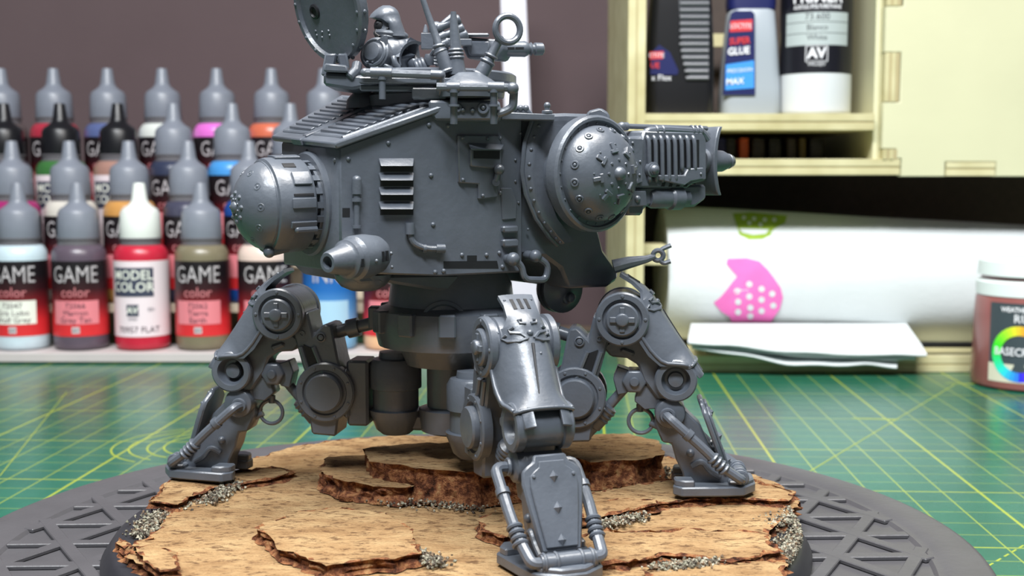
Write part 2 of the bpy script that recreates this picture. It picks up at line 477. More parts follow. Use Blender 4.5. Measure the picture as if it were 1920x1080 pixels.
# ------------------------------------------------------------------ plywood cabinet
ply = mat('plywood_face', (208, 206, 172), .5, .35, vary=.03, scale=25, bump=.004, bscale=300)
ply_d = mat('plywood_dark_veneer', (178, 164, 124), .55, vary=.08, scale=60)
def edge_material():
    m = bpy.data.materials.new('plywood_edge'); t, N, L = nt(m); b = N['Principled BSDF']; b.inputs['Roughness'].default_value = .6
    tc = N.new('ShaderNodeTexCoord'); nz = N.new('ShaderNodeTexNoise'); nz.inputs['Scale'].default_value = 60
    L.new(tc.outputs['Object'], nz.inputs['Vector'])
    rp = N.new('ShaderNodeValToRGB'); rp.color_ramp.elements[0].position = .3; rp.color_ramp.elements[1].position = .75
    rp.color_ramp.elements[0].color = (*srgb((186, 176, 130)), 1); rp.color_ramp.elements[1].color = (*srgb((212, 205, 164)), 1)
    L.new(nz.outputs['Fac'], rp.inputs['Fac']); L.new(rp.outputs['Color'], b.inputs['Base Color'])
    return m
ply_e = edge_material()
YC = 52.4                                  # plane of the cabinet front
YB = 63.5                                  # its back
def cx(px, py=300): return at(px, py, YC).x
def cz(py, px=1400): return at(px, py, YC).z
cab = thing('plywood_cabinet', (cx(1175), YC, 0), 'pale plywood cabinet with open shelves and a plain front at the right', 'cabinet')
P = Place(cab, (cx(1175), YC, 0))
def board(name, lo, hi, face_axis, m=None, parent=None, layers=3, edge=1):
    """plywood board: pale plies with a recessed darker glue line showing on the edge that faces the room"""
    lo, hi = V(lo), V(hi); mb = MB(); ax = face_axis
    t = hi[ax] - lo[ax]
    cuts = [0, .44, .54, 1.0] if layers == 3 else [0, 1]
    for i in range(len(cuts) - 1):
        a, b = lo.copy(), hi.copy(); a[ax] = lo[ax] + t * cuts[i]; b[ax] = lo[ax] + t * cuts[i + 1]
        if layers == 3 and i == 1: a.y += .04
        mb.abox(a, b, 1 if (i == 1) else 0)
    return P.part(name, mb, [m or ply_e, ply_d], parent, bevel=.015)
x0, x1 = cx(1176), cx(1209); xr0, xr1 = cx(1646), cx(1668)
TOP = cz(-150)
board('side_panel', (x0, YC, 0), (x1, YB, TOP), 0)
zs0, zs1 = cz(244), cz(213); zb0, zb1 = cz(328), cz(298)
board('shelf', (x1, YC, zs0), (cx(1638), YB, zs1), 2)
board('shelf', (x1 - .02, YC, zb0), (cx(1688), YB, zb1), 2)
board('divider_panel', (cx(1642), YC + .5, zb1), (cx(1662), YB, TOP), 0, ply)
z0 = cz(699); z1 = cz(668)
board('base_board', (x1, YC, 0.02), (44, YB, cz(668)), 2)
P.part('back_panel', MB().abox((x1, YB, 0), (46, YB + .3, TOP)), mat('cabinet_back_shade', (70, 58, 52), .7, vary=.1))  # dark colour stands in for the shade inside and under the cabinet
# left foot of the cabinet: blocks between the side panel and the towels
xa, xb = x1 + .02, cx(1258)
board('cross_block', (xa, YC + 1.0, cz(500)), (xb, YC + 3, cz(462)), 2)
# plain front with finger joints
fp = MB()
xf0, xf1 = cx(1653), 44; zf0, zf1 = cz(331), TOP
notch = [(-12, 12), (98, 192), (277, 300)]
pts = [(xf0 + .62, zf0)] if False else []
prof = [(xf1, zf0), (cx(1868), zf0), (cx(1868), cz(303)), (cx(1772), cz(303)), (cx(1772), zf0), (cx(1690), zf0), (cx(1690), cz(297)), (cx(1680), cz(297)), (cx(1680), cz(279)), (xf0, cz(279)),
        (xf0, cz(192)), (cx(1684), cz(192)), (cx(1684), cz(98)), (xf0, cz(98)), (xf0, cz(12)), (cx(1686), cz(12)), (cx(1686), cz(-20)), (xf0, cz(-20)), (xf0, zf1), (xf1, zf1)]
fp.prism([V((x, YC - .02, z)) for x, z in prof], (0, .55, 0))
front = P.part('front_panel', fp, ply, bevel=.03)
def tab_v(py0, py1):
    mb = MB(); a, b = cz(py1) + .02, cz(py0) - .02
    for i, (p, q, dy) in enumerate(((1654, 1662, 0), (1662, 1667, .03), (1667, 1674, 0), (1674, 1682, .03))):
        mb.abox((cx(p), YC - .05 + dy, a), (cx(q), YC + .5, b), 1 if i % 2 else 0)
    P.part('joint_tab', mb, [ply_e, ply_d], front, bevel=.012)
tab_v(98, 192); tab_v(-20, 12); tab_v(279, 300)
mb = MB()
for i, (p, q, dy) in enumerate(((304, 315, 0), (315, 318, .04), (318, 330, 0))):
    mb.abox((cx(1774), YC - .05 + dy, cz(q)), (cx(1866), YC + .5, cz(p)), 1 if i % 2 else 0)
P.part('joint_tab', mb, [ply_e, ply_d], front, bevel=.012)
mb = MB().abox((cx(1320), YB - 2.2, at(1340, 88, YB - 2).z), (cx(1480), YB - 1.8, at(1340, 64, YB - 2).z)); P.part('rail', mb, [ply_e])

# things on the shelf
zsh = zs1 + .01
blk = mat('black_bottle_plastic', (24, 24, 27), .33, .5); rib_m = mat('ribbed_dark_plastic', (86, 88, 94), .3, .6)
gl = thing('glue_bottle', (cx(1275), 54.6, zsh), 'black glue bottle with a ribbed side grip on the cabinet shelf', 'glue bottle')
P = Place(gl, (cx(1275), 54.6, zsh))
def rrect(cx_, cy_, z, hx, hy, r, k=4):
    out = []
    for sx_, sy_, a0 in ((1, 1, 0), (-1, 1, 90), (-1, -1, 180), (1, -1, 270)):
        for i in range(k + 1):
            a = radians(a0 + 90 * i / k); out.append(V((cx_ + sx_ * (hx - r) + r * cos(a), cy_ + sy_ * (hy - r) + r * sin(a), z)))
    return out
gx0, gx1 = at(1208, 190, 54).x + .15, at(1338, 190, 54).x
gc = (gx0 + gx1) / 2; hw = (gx1 - gx0) / 2
mb = MB().loft([rrect(gc, 54.6, zsh + h, hw * k_, .95, .4) for h, k_ in ((0, .93), (.1, 1), (1.4, 1), (3.2, .98), (4.6, .92), (6.4, .82), (7.0, .5))])
P.part('bottle_body', mb, blk, smooth=50)
gy_ = 53.62
xs0, xs1 = at(1282, 60, gy_).x, at(1331, 60, gy_).x
mb = MB(); za, zb = at(1300, 150, gy_).z, at(1300, -40, gy_).z; n = 15
mb.prism([(xs0 - .3, gy_, zb), (xs1 - .05, gy_, zb), (xs1, gy_, za), (xs0 + .32, gy_, za), (xs0 - .05, gy_, za + .9)], (0, .14, 0))
gp = P.part('grip_panel', mb, rib_m, bevel=.03)
for i in range(n):
    z = za + .08 + (zb - za) * i / n
    k_ = .3 * max(0, 1 - i / 5)
    mb = MB().tube([(xs0 - .18 + k_, gy_ - .02, z), (xs1 - .06, gy_ - .02, z)], .085, 8)
    P.part('grip_rib', mb, rib_m, gp)
navy = mat('navy_label', (26, 32, 84), .4); redl = mat('red_label', (206, 60, 66), .4); skyl = mat('sky_blue_label', (64, 146, 226), .4)
wht = mat('white_print', (235, 235, 240), .5)
def pp(px, py, y): return at(px, py, y)
mb = MB().prism([pp(1219, 140, gy_), pp(1222, 98, gy_), pp(1236, 84, gy_), pp(1256, 98, gy_), pp(1272, 132, gy_), pp(1270, 140, gy_)], (0, .06, 0))
lb = P.part('bottle_label', mb, navy)
mb = MB().prism([pp(1218, 112, gy_ - .01), pp(1218, 97, gy_ - .01), pp(1244, 96, gy_ - .01), pp(1243, 110, gy_ - .01)], (0, .03, 0), 0)
text_flat(mb, 'CTITE', .26, pp(1231, 104, gy_ - .03), (1, 0, 0), (0, 0, 1), mi=1); text_flat(mb, 'UE', .34, pp(1228, 123, gy_ - .03), (1, 0, 0), (0, 0, 1), mi=0, bold=.02)
text_flat(mb, 'x Flex', .36, pp(1240, 146, gy_ - .03), (1, 0, 0), (0, 0, 1), mi=1)
P.part('lettering', mb, [redl, wht], lb)

gs = thing('glue_bottle', (cx(1405), 54.4, zsh), 'pale grey glue bottle with navy and sky-blue labels on the cabinet shelf', 'glue bottle')
P = Place(gs, (cx(1405), 54.4, zsh))
gry = mat('pale_grey_plastic', (160, 168, 176), .3, .5)
a_, b_ = at(1352, 200, 54).x, at(1464, 200, 54).x; gc = (a_ + b_) / 2; hw = (b_ - a_) / 2
mb = MB().loft([rrect(gc, 54.5, zsh + h, hw * k_, .9 * k2, .45) for h, k_, k2 in ((0, .95, .95), (.12, 1, 1), (1.2, .97, 1), (3.0, .87, .95), (4.5, .76, .9), (4.6, .72, .85))])
P.part('bottle_body', mb, gry, smooth=50)
mb = MB().loft([rrect(gc, 54.5, zsh + h, hw * k_, .75, .4) for h, k_ in ((4.6, .78), (4.9, .8), (6.6, .7), (8, .3))]); P.part('bottle_cap', mb, navy, smooth=50)
ly = 53.5
def rl(l, t, r, b, y, cut=0): return [pp(l, b, y), pp(l + (1372 - 1356) * 0, t, y), pp(r, t, y), pp(r, b, y)]
mb = MB().prism([pp(1356, 178, ly), pp(1359, 130, ly), pp(1368, 40, ly), pp(1372, 24, ly), pp(1378, 20, ly), pp(1409, 20, ly), pp(1415, 26, ly), pp(1416, 178, ly)], (0, .2, 0))
lb = P.part('bottle_label', mb, navy)
mb = MB().prism([pp(1368, 60, ly - .02), pp(1370, 39, ly - .02), pp(1411, 36, ly - .02), pp(1410, 58, ly - .02)], (0, .04, 0), 0)
mb.prism([pp(1360, 169, ly - .02), pp(1361, 121, ly - .02), pp(1414, 113, ly - .02), pp(1414, 165, ly - .02)], (0, .04, 0), 1)
U = V((1, 0, .08)).normalized()
text_flat(mb, 'LOCTITE', .30, pp(1389, 49, ly - .05), (1, 0, 0), (0, 0, 1), mi=2, sx=.8)
text_flat(mb, 'SUPER', .40, pp(1387, 77, ly - .05), U, (0, 0, 1), mi=0, bold=.03, sx=.8); text_flat(mb, 'GLUE', .44, pp(1385, 96, ly - .05), U, (0, 0, 1), mi=2, bold=.03, sx=.9)
text_flat(mb, 'PRECISION', .23, pp(1387, 132, ly - .05), U, (0, 0, 1), mi=2); text_flat(mb, 'MAX', .36, pp(1378, 153, ly - .05), U, (0, 0, 1), mi=2, bold=.02)
P.part('lettering', mb, [redl, skyl, wht], lb)

pr = thing('primer_bottle', (at(1528, 200, 54.2).x, 54.3, zsh), 'round white bottle with a black and grey label on the cabinet shelf', 'primer bottle')
pcx = at(1528, 200, 54.2).x; R = 1.56
P = Place(pr, (0, 0, 0)); P.o = V((pcx, 54.3, zsh))
lo = V((pcx, 54.3, zsh))
mb = MB().lathe(lo, (0, 0, 1), [(0, R * .94), (.06, R * .99), (.2, R), (7.6, R), (8.2, R * .8), (8.6, .8), (9.6, .8)], 40)
P.part('bottle_body', mb, mat('white_bottle', (212, 216, 218), .3), smooth=50)
z_ = lambda py: at(1528, py, 54.3 - R).z - zsh
class Local(Place):
    pass
P2 = Place(pr, (0, 0, 0))
mb = MB(); arc_band(mb, R, z_(136), z_(-70), -pi / 2 - 2, -pi / 2 + 2, 30); lb = P2.part('bottle_label', mb, mat('black_label', (22, 22, 30), .35))
fc = -pi / 2 + .03 - atan(pcx / 54.3)
mb = MB(); arc_band(mb, R + .012, z_(84), z_(22), fc - .95, fc + .95, 16); P2.part('grey_panel', mb, mat('grey_green_panel', (176, 186, 186), .4), lb)
mb = MB()
text_on_cyl(mb, 'PRIMER', .84, R + .03, z_(-8), fc, mi=0, bold=.02, sx=.82)
text_on_cyl(mb, 'ACRYLIC-POLYURETHANE', .25, R + .03, z_(12), fc, mi=0, sx=.72, bold=.02)
text_on_cyl(mb, '73.600', .40, R + .03, z_(31), fc, mi=1); text_on_cyl(mb, 'Blanco', .34, R + .03, z_(51), fc, mi=1); text_on_cyl(mb, 'White', .34, R + .03, z_(70), fc, mi=1)
for k in (41, 62): arc_band(mb, R + .024, z_(k), z_(k) + .025, fc - .93, fc + .93, 16, 1, th=.004)
text_on_cyl(mb, 'AV', .60, R + .03, z_(100), fc, mi=0, bold=.04); text_on_cyl(mb, 'VALLEJO', .20, R + .03, z_(120), fc, mi=0)
for (p, q) in ((85, 86), (114, 115)): arc_band(mb, R + .012, z_(q), z_(p), fc - .3, fc + .3, 8, 0)
for s_ in (-1, 1): arc_band(mb, R + .012, z_(115), z_(85), fc + s_ * .29 - .01, fc + s_ * .29 + .01, 2, 0)
P2.part('lettering', mb, [wht, mat('black_print', (50, 52, 56), .5)], lb)

# narrow slot under the shelf
slot = [(1352, 22, (28, 34, 96), 'dark blue', 2.0), (1372, 18, (34, 32, 34), 'black', 1.9), (1397, 17, (214, 92, 44), 'orange', 1.7), (1424, 24, (46, 38, 36), 'dark brown', 1.9),
        (1455, 24, (24, 24, 26), 'black', 1.9), (1486, 18, (58, 48, 38), 'umber', 1.9), (1507, 12, (104, 88, 40), 'mustard', 1.8), (1534, 28, (30, 28, 30), 'black', 1.9)]
names = {1352: 'dark blue marker case at the left end of the narrow cabinet slot', 1372: 'black marker case between the blue and orange ones in the slot', 1397: 'orange marker case in the narrow slot under the shelf',
         1424: 'dark brown marker case right of the orange one in the slot', 1455: 'black marker case in the middle of the narrow slot', 1486: 'umber marker case left of the mustard one in the slot',
         1507: 'thin mustard marker case in the narrow slot under the shelf', 1534: 'wide black marker case at the right end of the narrow slot'}
for px, wd, c, n_, h in slot:
    x = at(px, 270, 55.5).x; hw = wd / 2 * 55.5 / F
    t_ = thing('marker_case', (x, 57, zb1 + .01), names[px], 'marker case', 'cases in the narrow cabinet slot')
    P = Place(t_, (x, 57, zb1 + .01))
    hh = min(h, zs0 - zb1 - .25)
    P.part('case_body', MB().loft([rrect(x, 57.2, zb1 + .01 + q, hw * k_, 1.6, min(.12, hw * .6), 2) for q, k_ in ((0, .9), (.05, 1), (hh * .72, 1))]), mat('case_%d' % px, c, .45))
    P.part('case_lid', MB().loft([rrect(x, 57.2, zb1 + .01 + q, hw * k_, 1.55, min(.1, hw * .5), 2) for q, k_ in ((hh * .73, .96), (hh * .97, .96), (hh, .86))]), mat('case_%d' % px, c, .45))

# ------------------------------------------------------------------ kitchen paper and napkins
pap = mat('white_tissue_paper', (216, 221, 222), .85, .15, vary=.015, scale=80, bump=.015, bscale=500)
zbb = cz(668) + .06
tr = thing('paper_towel_roll', (15, 56.5, zbb), 'big white kitchen paper roll with pink and green dotted prints', 'paper roll')
P = Place(tr, (15, 56.5, zbb))
TA, TB = V((at(1250, 500, 55).x, 57.2, zbb + 3.2)), V((at(2060, 500, 54).x, 55.9, zbb + 2.70))
RA, RB = 3.2, 2.70
mb = MB()
tax = (TB - TA)
def towel_pt(t, a, o=0): # a: angle from straight up towards the room
    c = TA.lerp(TB, t); r = RA + (RB - RA) * t + o
    return c + V((0, -r * sin(a) * (1.0), r * cos(a)))
mb.loft([[towel_pt(t, 2 * pi * i / 48, (-.12 if k == 0 or k == 12 else 0) + .03 * sin(7 * t + i)) for i in range(48)] for k, t in enumerate([j / 12 for j in range(13)])])
P.part('paper_body', mb, pap, smooth=60)
def on_towel(px, py, o=.045):
    d = ray(px, py); best = None
    lo, hi = 48.0, 57.0
    for i in range(400):
        Y = lo + (hi - lo) * i / 400; p = EYE + d * (Y / d.y)
        t = (p.x - TA.x) / (TB.x - TA.x); c = TA.lerp(TB, t); r = RA + (RB - RA) * t + o
        if (p.y - c.y) ** 2 + (p.z - c.z) ** 2 <= r * r: return p
    return p
def motif(name, poly, m, o=.045):
    pts = [V(p) for p in poly]; cx_, cy_ = sum(p[0] for p in poly) / len(poly), sum(p[1] for p in poly) / len(poly)
    rings = 5; mb = MB(); n = len(poly)
    lp = [[on_towel(cx_ + (x - cx_) * k / rings, cy_ + (y - cy_) * k / rings, o) for x, y in poly] for k in range(1, rings + 1)]
    c = on_towel(cx_, cy_, o)
    mb.loft(lp, False, True)
    mb.add([c] + lp[0], [[0, 1 + i, 1 + (i + 1) % n] for i in range(n)])
    return mb
pinkp = mat('pink_print', (236, 120, 190), .85, .1, vary=.08, scale=90); greenp = mat('green_print', (150, 178, 66), .85, .1, vary=.1, scale=90)
pp_body = [(1372, 604), (1368, 594), (1352, 584), (1338, 568), (1352, 556), (1362, 544), (1374, 528), (1388, 512), (1380, 500), (1362, 494), (1364, 485), (1400, 484), (1424, 490), (1440, 506), (1452, 522), (1464, 540), (1468, 558), (1462, 580), (1452, 594), (1446, 604)]
mt = P.part('pink_motif', motif('m', pp_body, pinkp), pinkp)
dm = MB()
for x, y in ((1405, 533), (1382, 546), (1428, 542), (1448, 551), (1405, 556), (1384, 566), (1428, 562), (1450, 573), (1407, 577), (1384, 585), (1428, 583), (1407, 593)):
    c = on_towel(x, y, .06)
    ring = [on_towel(x + 6 * cos(k * pi / 5), y + 6 * sin(k * pi / 5), .06) for k in range(10)]
    dm.add(ring, [list(range(10))])
P.part('white_dots', dm, pap, mt, kind='stuff')
gp_ = [(1374, 400), (1410, 398), (1476, 404), (1472, 418), (1450, 430), (1446, 440), (1430, 448), (1404, 449), (1386, 440), (1380, 418)]
mt = P.part('green_motif', motif('g', gp_, greenp), greenp)
dm = MB()
for x, y in ((1395, 408), (1414, 410), (1434, 412), (1452, 412), (1405, 418), (1426, 421)):
    dm.add([on_towel(x + 4 * cos(k * pi / 4), y + 4 * sin(k * pi / 4), .06) for k in range(8)], [list(range(8))])
dm.add([on_towel(x, y, .06) for x, y in ((1386, 428), (1442, 430), (1436, 438), (1412, 440), (1392, 436))], [list(range(5))])
P.part('white_dots', dm, pap, mt, kind='stuff')

fs = thing('folded_napkins', (12, 51.5, zbb), 'stack of white folded paper napkins hanging over the cabinet base board', 'napkins')
P = Place(fs, (12, 51.5, zbb))
def sheet(front, back, th, amp, seed, n=26):
    """front/back: two lists of points; a soft wavy folded sheet between them"""
    random.seed(seed); ph = random.random() * 6; lo = []
    for i in range(n + 1):
        t = i / n
        def pick(l):
            k = t * (len(l) - 1); j = min(int(k), len(l) - 2); return V(l[j]).lerp(V(l[j + 1]), k - j)
        f, b = pick(front), pick(back)
        wv = amp * sin(ph + t * 9) + amp * .6 * sin(2 * ph + t * 21)
        f = f + V((0, .5 * amp * sin(t * 13 + ph), wv)); m_ = f.lerp(b, .25) + V((0, 0, .06)); 
        lo.append([f - V((0, 0, th)), f + V((0, -.05, -th * .5)), f, m_, b, b - V((0, 0, th)), m_ - V((0, 0, th))])
    return MB().loft(lo, True, True)
def row(pts, Y): return [at(x, y, Y) for x, y in pts]
fb = lambda z, Y, xs: [V((at(x, 600, Y).x, Y, z)) for x in xs]
z1_ = at(1500, 662, 51.4).z
P.part('napkin', sheet(row([(1300, 652), (1400, 664), (1480, 678), (1560, 684), (1620, 682), (1682, 684)], 51.2), fb(z1_ + .05, 54.2, (1300, 1400, 1500, 1600, 1690)), .12, .05, 3), pap, smooth=60)
P.part('napkin', sheet(row([(1296, 648), (1380, 652), (1480, 664), (1580, 668), (1680, 668), (1716, 670)], 51.4), fb(z1_ + .4, 54.2, (1300, 1400, 1500, 1600, 1710)), .12, .05, 5), pap, smooth=60)
P.part('napkin', sheet(row([(1290, 642), (1370, 644), (1460, 652), (1560, 662), (1660, 664), (1738, 660)], 51.0), fb(z1_ + .95, 54.1, (1296, 1400, 1500, 1600, 1700)), .14, .05, 8), pap, smooth=60)
pk = thing('slot_shade_strip', (at(1780, 645, 52.9).x, 52.9, zbb + .02), 'thin black strip standing in for a dark slot beside the napkins', 'strip')  # black colour replaces the shade of a slot in the board
P = Place(pk, (at(1780, 645, 52.9).x, 52.9, zbb + .02))
P.part('strip_body', MB().box(at(1790, 646, 52.9), (1.6, .05, -.01), (0, .25, 0), (0, 0, .1)), mat('slot_shade', (20, 20, 20), .5), bevel=.03)

# ------------------------------------------------------------------ pigment jar
jb = ground(1930, 733, 0.005); JR = 2.28
jc = V((jb.x + .62, jb.y + 1.55, .01))
jr = thing('pigment_jar', jc, 'rust red jar with a white screw lid and colour wheel label', 'jar')
P = Place(jr, jc)
def jz(py): return at(1925, py, jc.y - JR * .8).z - jc.z
E_ = jz(560)
mb = MB().lathe(jc, (0, 0, 1), [(0, JR * .9), (.08, JR * .98), (.25, JR), (jz(600), JR * .97), (E_ - .15, JR * .95), (E_, JR * .93)], 44)
P.part('jar_body', mb, mat('rust_jar', (150, 92, 88), .25, .5, vary=.15, scale=30), smooth=50)
ws = mat('white_lid', (228, 238, 236), .4)
mb = MB().lathe(jc, (0, 0, 1), [(E_, JR * .9), (E_ + .02, JR * .945), (jz(534), JR * .95), (jz(530), JR * .9)], 44); P.part('collar', mb, ws)
mb = MB().lathe(jc, (0, 0, 1), [(jz(532), JR * .86), (jz(520), JR * .86)], 44); P.part('jar_neck', mb, mat('rust_neck', (140, 110, 112), .3))
mb = MB().lathe(jc, (0, 0, 1), [(jz(522), JR * .88), (jz(521), JR * .93), (jz(494), JR * .92), (jz(489), JR * .86), (jz(488), .1)], 44); P.part('lid', mb, ws)
P2 = Place(jr, (0, 0, 0))
ja = -pi / 2 - atan(jc.x / jc.y) - .16
mb = MB(); arc_band(mb, JR * .985, jz(718), jz(570), ja - .56, ja + .56, 24, th=.02); lb = P2.part('jar_label', mb, mat('slate_label', (64, 74, 80), .45))
mb = MB(); arc_band(mb, JR * 1.0, jz(718.5), jz(684), ja - .56, ja + .56, 24, th=.008); P2.part('label_foot', mb, mat('cream_foot', (214, 212, 190), .45), lb)
mb = MB()
RR = JR * 1.0 + .022
text_on_cyl(mb, 'WEATHERING', .27, RR, jz(582), ja, bold=.03, sx=.9); text_on_cyl(mb, 'RUST', .46, RR, jz(599), ja + .12, bold=.01); text_on_cyl(mb, 'BASECR', .44, RR + .012, jz(661), ja - .44, sx=.86, bold=.015, align='LEFT')
P2.part('lettering', mb, wht, lb)
def wheel_mat():
    m = bpy.data.materials.new('colour_wheel_print'); t, N, L = nt(m); b = N['Principled BSDF']; b.inputs['Roughness'].default_value = .45
    a = N.new('ShaderNodeAttribute'); a.attribute_name = 'wheel'; L.new(a.outputs['Color'], b.inputs['Base Color']); return m
mb = MB(); wc = jz(664); n = 36; ro, ri = 1.12, .74
for i in range(n):
    a0, a1 = 2 * pi * i / n, 2 * pi * (i + 1) / n
    q = []
    for r, a in ((ri, a0), (ro, a0), (ro, a1), (ri, a1)):
        X, Z = r * sin(a), r * cos(a); q.append(V((RR * cos(ja + X / RR), RR * sin(ja + X / RR), wc + Z)))
    mb.add(q, [[0, 1, 2, 3]])
dk_ = MB(); dk_.add([V(((RR - .006) * cos(ja + ro * sin(2 * pi * k / 36) / RR), (RR - .006) * sin(ja + ro * sin(2 * pi * k / 36) / RR), wc + ro * cos(2 * pi * k / 36))) for k in range(36)] + [V((RR * cos(ja), RR * sin(ja), wc))], [[k, (k + 1) % 36, 36] for k in range(36)])
P2.part('wheel_centre', dk_, MATS['slate_label'], lb)
me = mb.mesh('colour_wheel', wheel_mat(), V((0, 0, 0)))
ca = me.color_attributes.new('wheel', 'FLOAT_COLOR', 'CORNER')
import colorsys
for p in me.polygons:
    c = p.center / S; X = (math.atan2(c.y, c.x) - ja) * RR; a = math.atan2(X, c.z - wc) / (2 * pi)
    hue = (.13 - a * .95) % 1.0; col = colorsys.hsv_to_rgb(hue, .78, .9)
    for li in p.loop_indices: ca.data[li].color = (*srgb([k * 255 for k in col]), 1)
link('colour_wheel', me, lb)
# ------------------------------------------------------------------ turntable
TC = V((-.92, 22.5, 0)); TZ = 1.70
tt = thing('turntable', (TC.x, TC.y, 0.005), 'round grey plastic turntable with a triangular rib pattern on the green mat', 'turntable')
P = Place(tt, (TC.x, TC.y, 0.005))
ttm = mat('turntable_plastic', (80, 79, 82), .40, .5, vary=.06, scale=120, bump=.008, bscale=700)
R = 9.56
mb = MB().lathe(TC, (0, 0, 1), [(.005, R - .5), (.12, R - .25), (1.50, R), (1.60, R), (1.665, R - .05), (1.69, R - .14), (1.69, R - .80), (1.665, R - .86), (1.665, R - 1.0), (1.60, R - 1.06), (1.60, .01)], 160)
P.part('turntable_plate', mb, ttm, smooth=40)
RI = R - 1.02; pitch = 1.3; rw = .25
nrib = 0
for k, ang in enumerate((0, 60, 120)):
    d = V((cos(radians(ang + 2)), sin(radians(ang + 2)), 0)); n = V((-d.y, d.x, 0))
    for j in range(-7, 8):
        off = j * pitch
        if abs(off) > RI - .3: continue
        h = sqrt(RI ** 2 - off ** 2)
        # only the part outside the display base is seen; the inside stays under it
        spans = [(-h, h)] if abs(off) > 6.2 else [(-h, -sqrt(6.2 ** 2 - off ** 2)), (sqrt(6.2 ** 2 - off ** 2), h)]
        for a, b in spans:
            if b - a < .2: continue
            c = TC + n * off + d * (a + b) / 2 + V((0, 0, 1.640 + k * .003))
            P.part('rib', MB().box(c, d * (b - a) / 2, n * rw / 2, (0, 0, .042)), ttm, bevel=.018)

# ------------------------------------------------------------------ display base with cork bark
BC = V((-.98, 22.5, 0)); BR = 6.5
db = thing('display_base', (BC.x, BC.y, TZ), 'round black display base covered with tan cork bark and grit, on the turntable', 'display base')
P = Place(db, (BC.x, BC.y, TZ))
mb = MB().lathe(BC, (0, 0, 1), [(TZ + .003, 6.0), (TZ + .004, BR), (TZ + .06, BR), (2.0, BR - .16), (2.06, BR - .24), (2.06, .01)], 120)
P.part('base_disc', mb, mat('black_base', (44, 45, 50), .38, .5, vary=.08), smooth=40)

def cork_material():
    m = bpy.data.materials.new('cork_bark'); t, N, L = nt(m); b = N['Principled BSDF']
    b.inputs['Roughness'].default_value = .85; b.inputs['Specular IOR Level'].default_value = .2
    tc = N.new('ShaderNodeTexCoord')
    def noise_(sc, det, ro=.6):
        n = N.new('ShaderNodeTexNoise'); n.inputs['Scale'].default_value = sc; n.inputs['Detail'].default_value = det; n.inputs['Roughness'].default_value = ro
        L.new(mp.outputs['Vector'], n.inputs['Vector']); return n
    mp = N.new('ShaderNodeMapping'); mp.inputs['Scale'].default_value = (1, 2.0, 2.0); L.new(tc.outputs['Object'], mp.inputs['Vector'])
    n1 = noise_(90, 6, .65); n2 = noise_(420, 5, .7); n3 = noise_(900, 2)
    def ramp(src, stops):
        r = N.new('ShaderNodeValToRGB'); e = r.color_ramp.elements
        e[0].position, e[0].color = stops[0][0], (*srgb(stops[0][1]), 1); e[1].position, e[1].color = stops[-1][0], (*srgb(stops[-1][1]), 1)
        for p_, c in stops[1:-1]:
            k = e.new(p_); k.color = (*srgb(c), 1)
        L.new(src, r.inputs['Fac']); return r.outputs['Color']
    base = ramp(n1.outputs['Fac'], [(.30, (134, 102, 68)), (.46, (164, 131, 92)), (.66, (184, 154, 112))])
    fleck = N.new('ShaderNodeValToRGB'); fleck.color_ramp.elements[0].position = .38; fleck.color_ramp.elements[1].position = .47
    fleck.color_ramp.elements[0].color = (1, 1, 1, 1); fleck.color_ramp.elements[1].color = (0, 0, 0, 1)
    L.new(n2.outputs['Fac'], fleck.inputs['Fac'])
    mx = N.new('ShaderNodeMix'); mx.data_type = 'RGBA'; mm = N.new('ShaderNodeMath'); mm.operation = 'MULTIPLY'; mm.inputs[1].default_value = .8
    L.new(fleck.outputs['Color'], mm.inputs[0]); L.new(mm.outputs[0], mx.inputs['Factor']); L.new(base, mx.inputs['A'])
    mx.inputs['B'].default_value = (*srgb((88, 60, 40)), 1)
    L.new(mx.outputs['Result'], b.inputs['Base Color'])
    bp = N.new('ShaderNodeBump'); bp.inputs['Distance'].default_value = .0008; bp.inputs['Strength'].default_value = 1.0
    ad = N.new('ShaderNodeMath'); ad.operation = 'ADD'; L.new(n2.outputs['Fac'], ad.inputs[0]); L.new(n3.outputs['Fac'], ad.inputs[1])
    L.new(ad.outputs[0], bp.inputs['Height']); L.new(bp.outputs['Normal'], b.inputs['Normal'])
    return m
CORK = cork_material()
def bark_material():
    m = bpy.data.materials.new('cork_broken_edge'); t, N, L = nt(m); b = N['Principled BSDF']; b.inputs['Roughness'].default_value = .9; b.inputs['Specular IOR Level'].default_value = .2
    tc = N.new('ShaderNodeTexCoord'); nz = N.new('ShaderNodeTexNoise'); nz.inputs['Scale'].default_value = 520; nz.inputs['Detail'].default_value = 5; nz.inputs['Roughness'].default_value = .7
    L.new(tc.outputs['Object'], nz.inputs['Vector'])
    r = N.new('ShaderNodeValToRGB'); e = r.color_ramp.elements
    e[0].position, e[0].color = .34, (*srgb((48, 28, 20)), 1); e[1].position, e[1].color = .68, (*srgb((170, 134, 92)), 1)
    for p_, c in ((.46, (104, 62, 42)), (.56, (150, 100, 66))):
        k = e.new(p_); k.color = (*srgb(c), 1)
    L.new(nz.outputs['Fac'], r.inputs['Fac']); L.new(r.outputs['Color'], b.inputs['Base Color'])
    bp = N.new('ShaderNodeBump'); bp.inputs['Distance'].default_value = .0012; L.new(nz.outputs['Fac'], bp.inputs['Height']); L.new(bp.outputs['Normal'], b.inputs['Normal'])
    return m
BARK = bark_material()

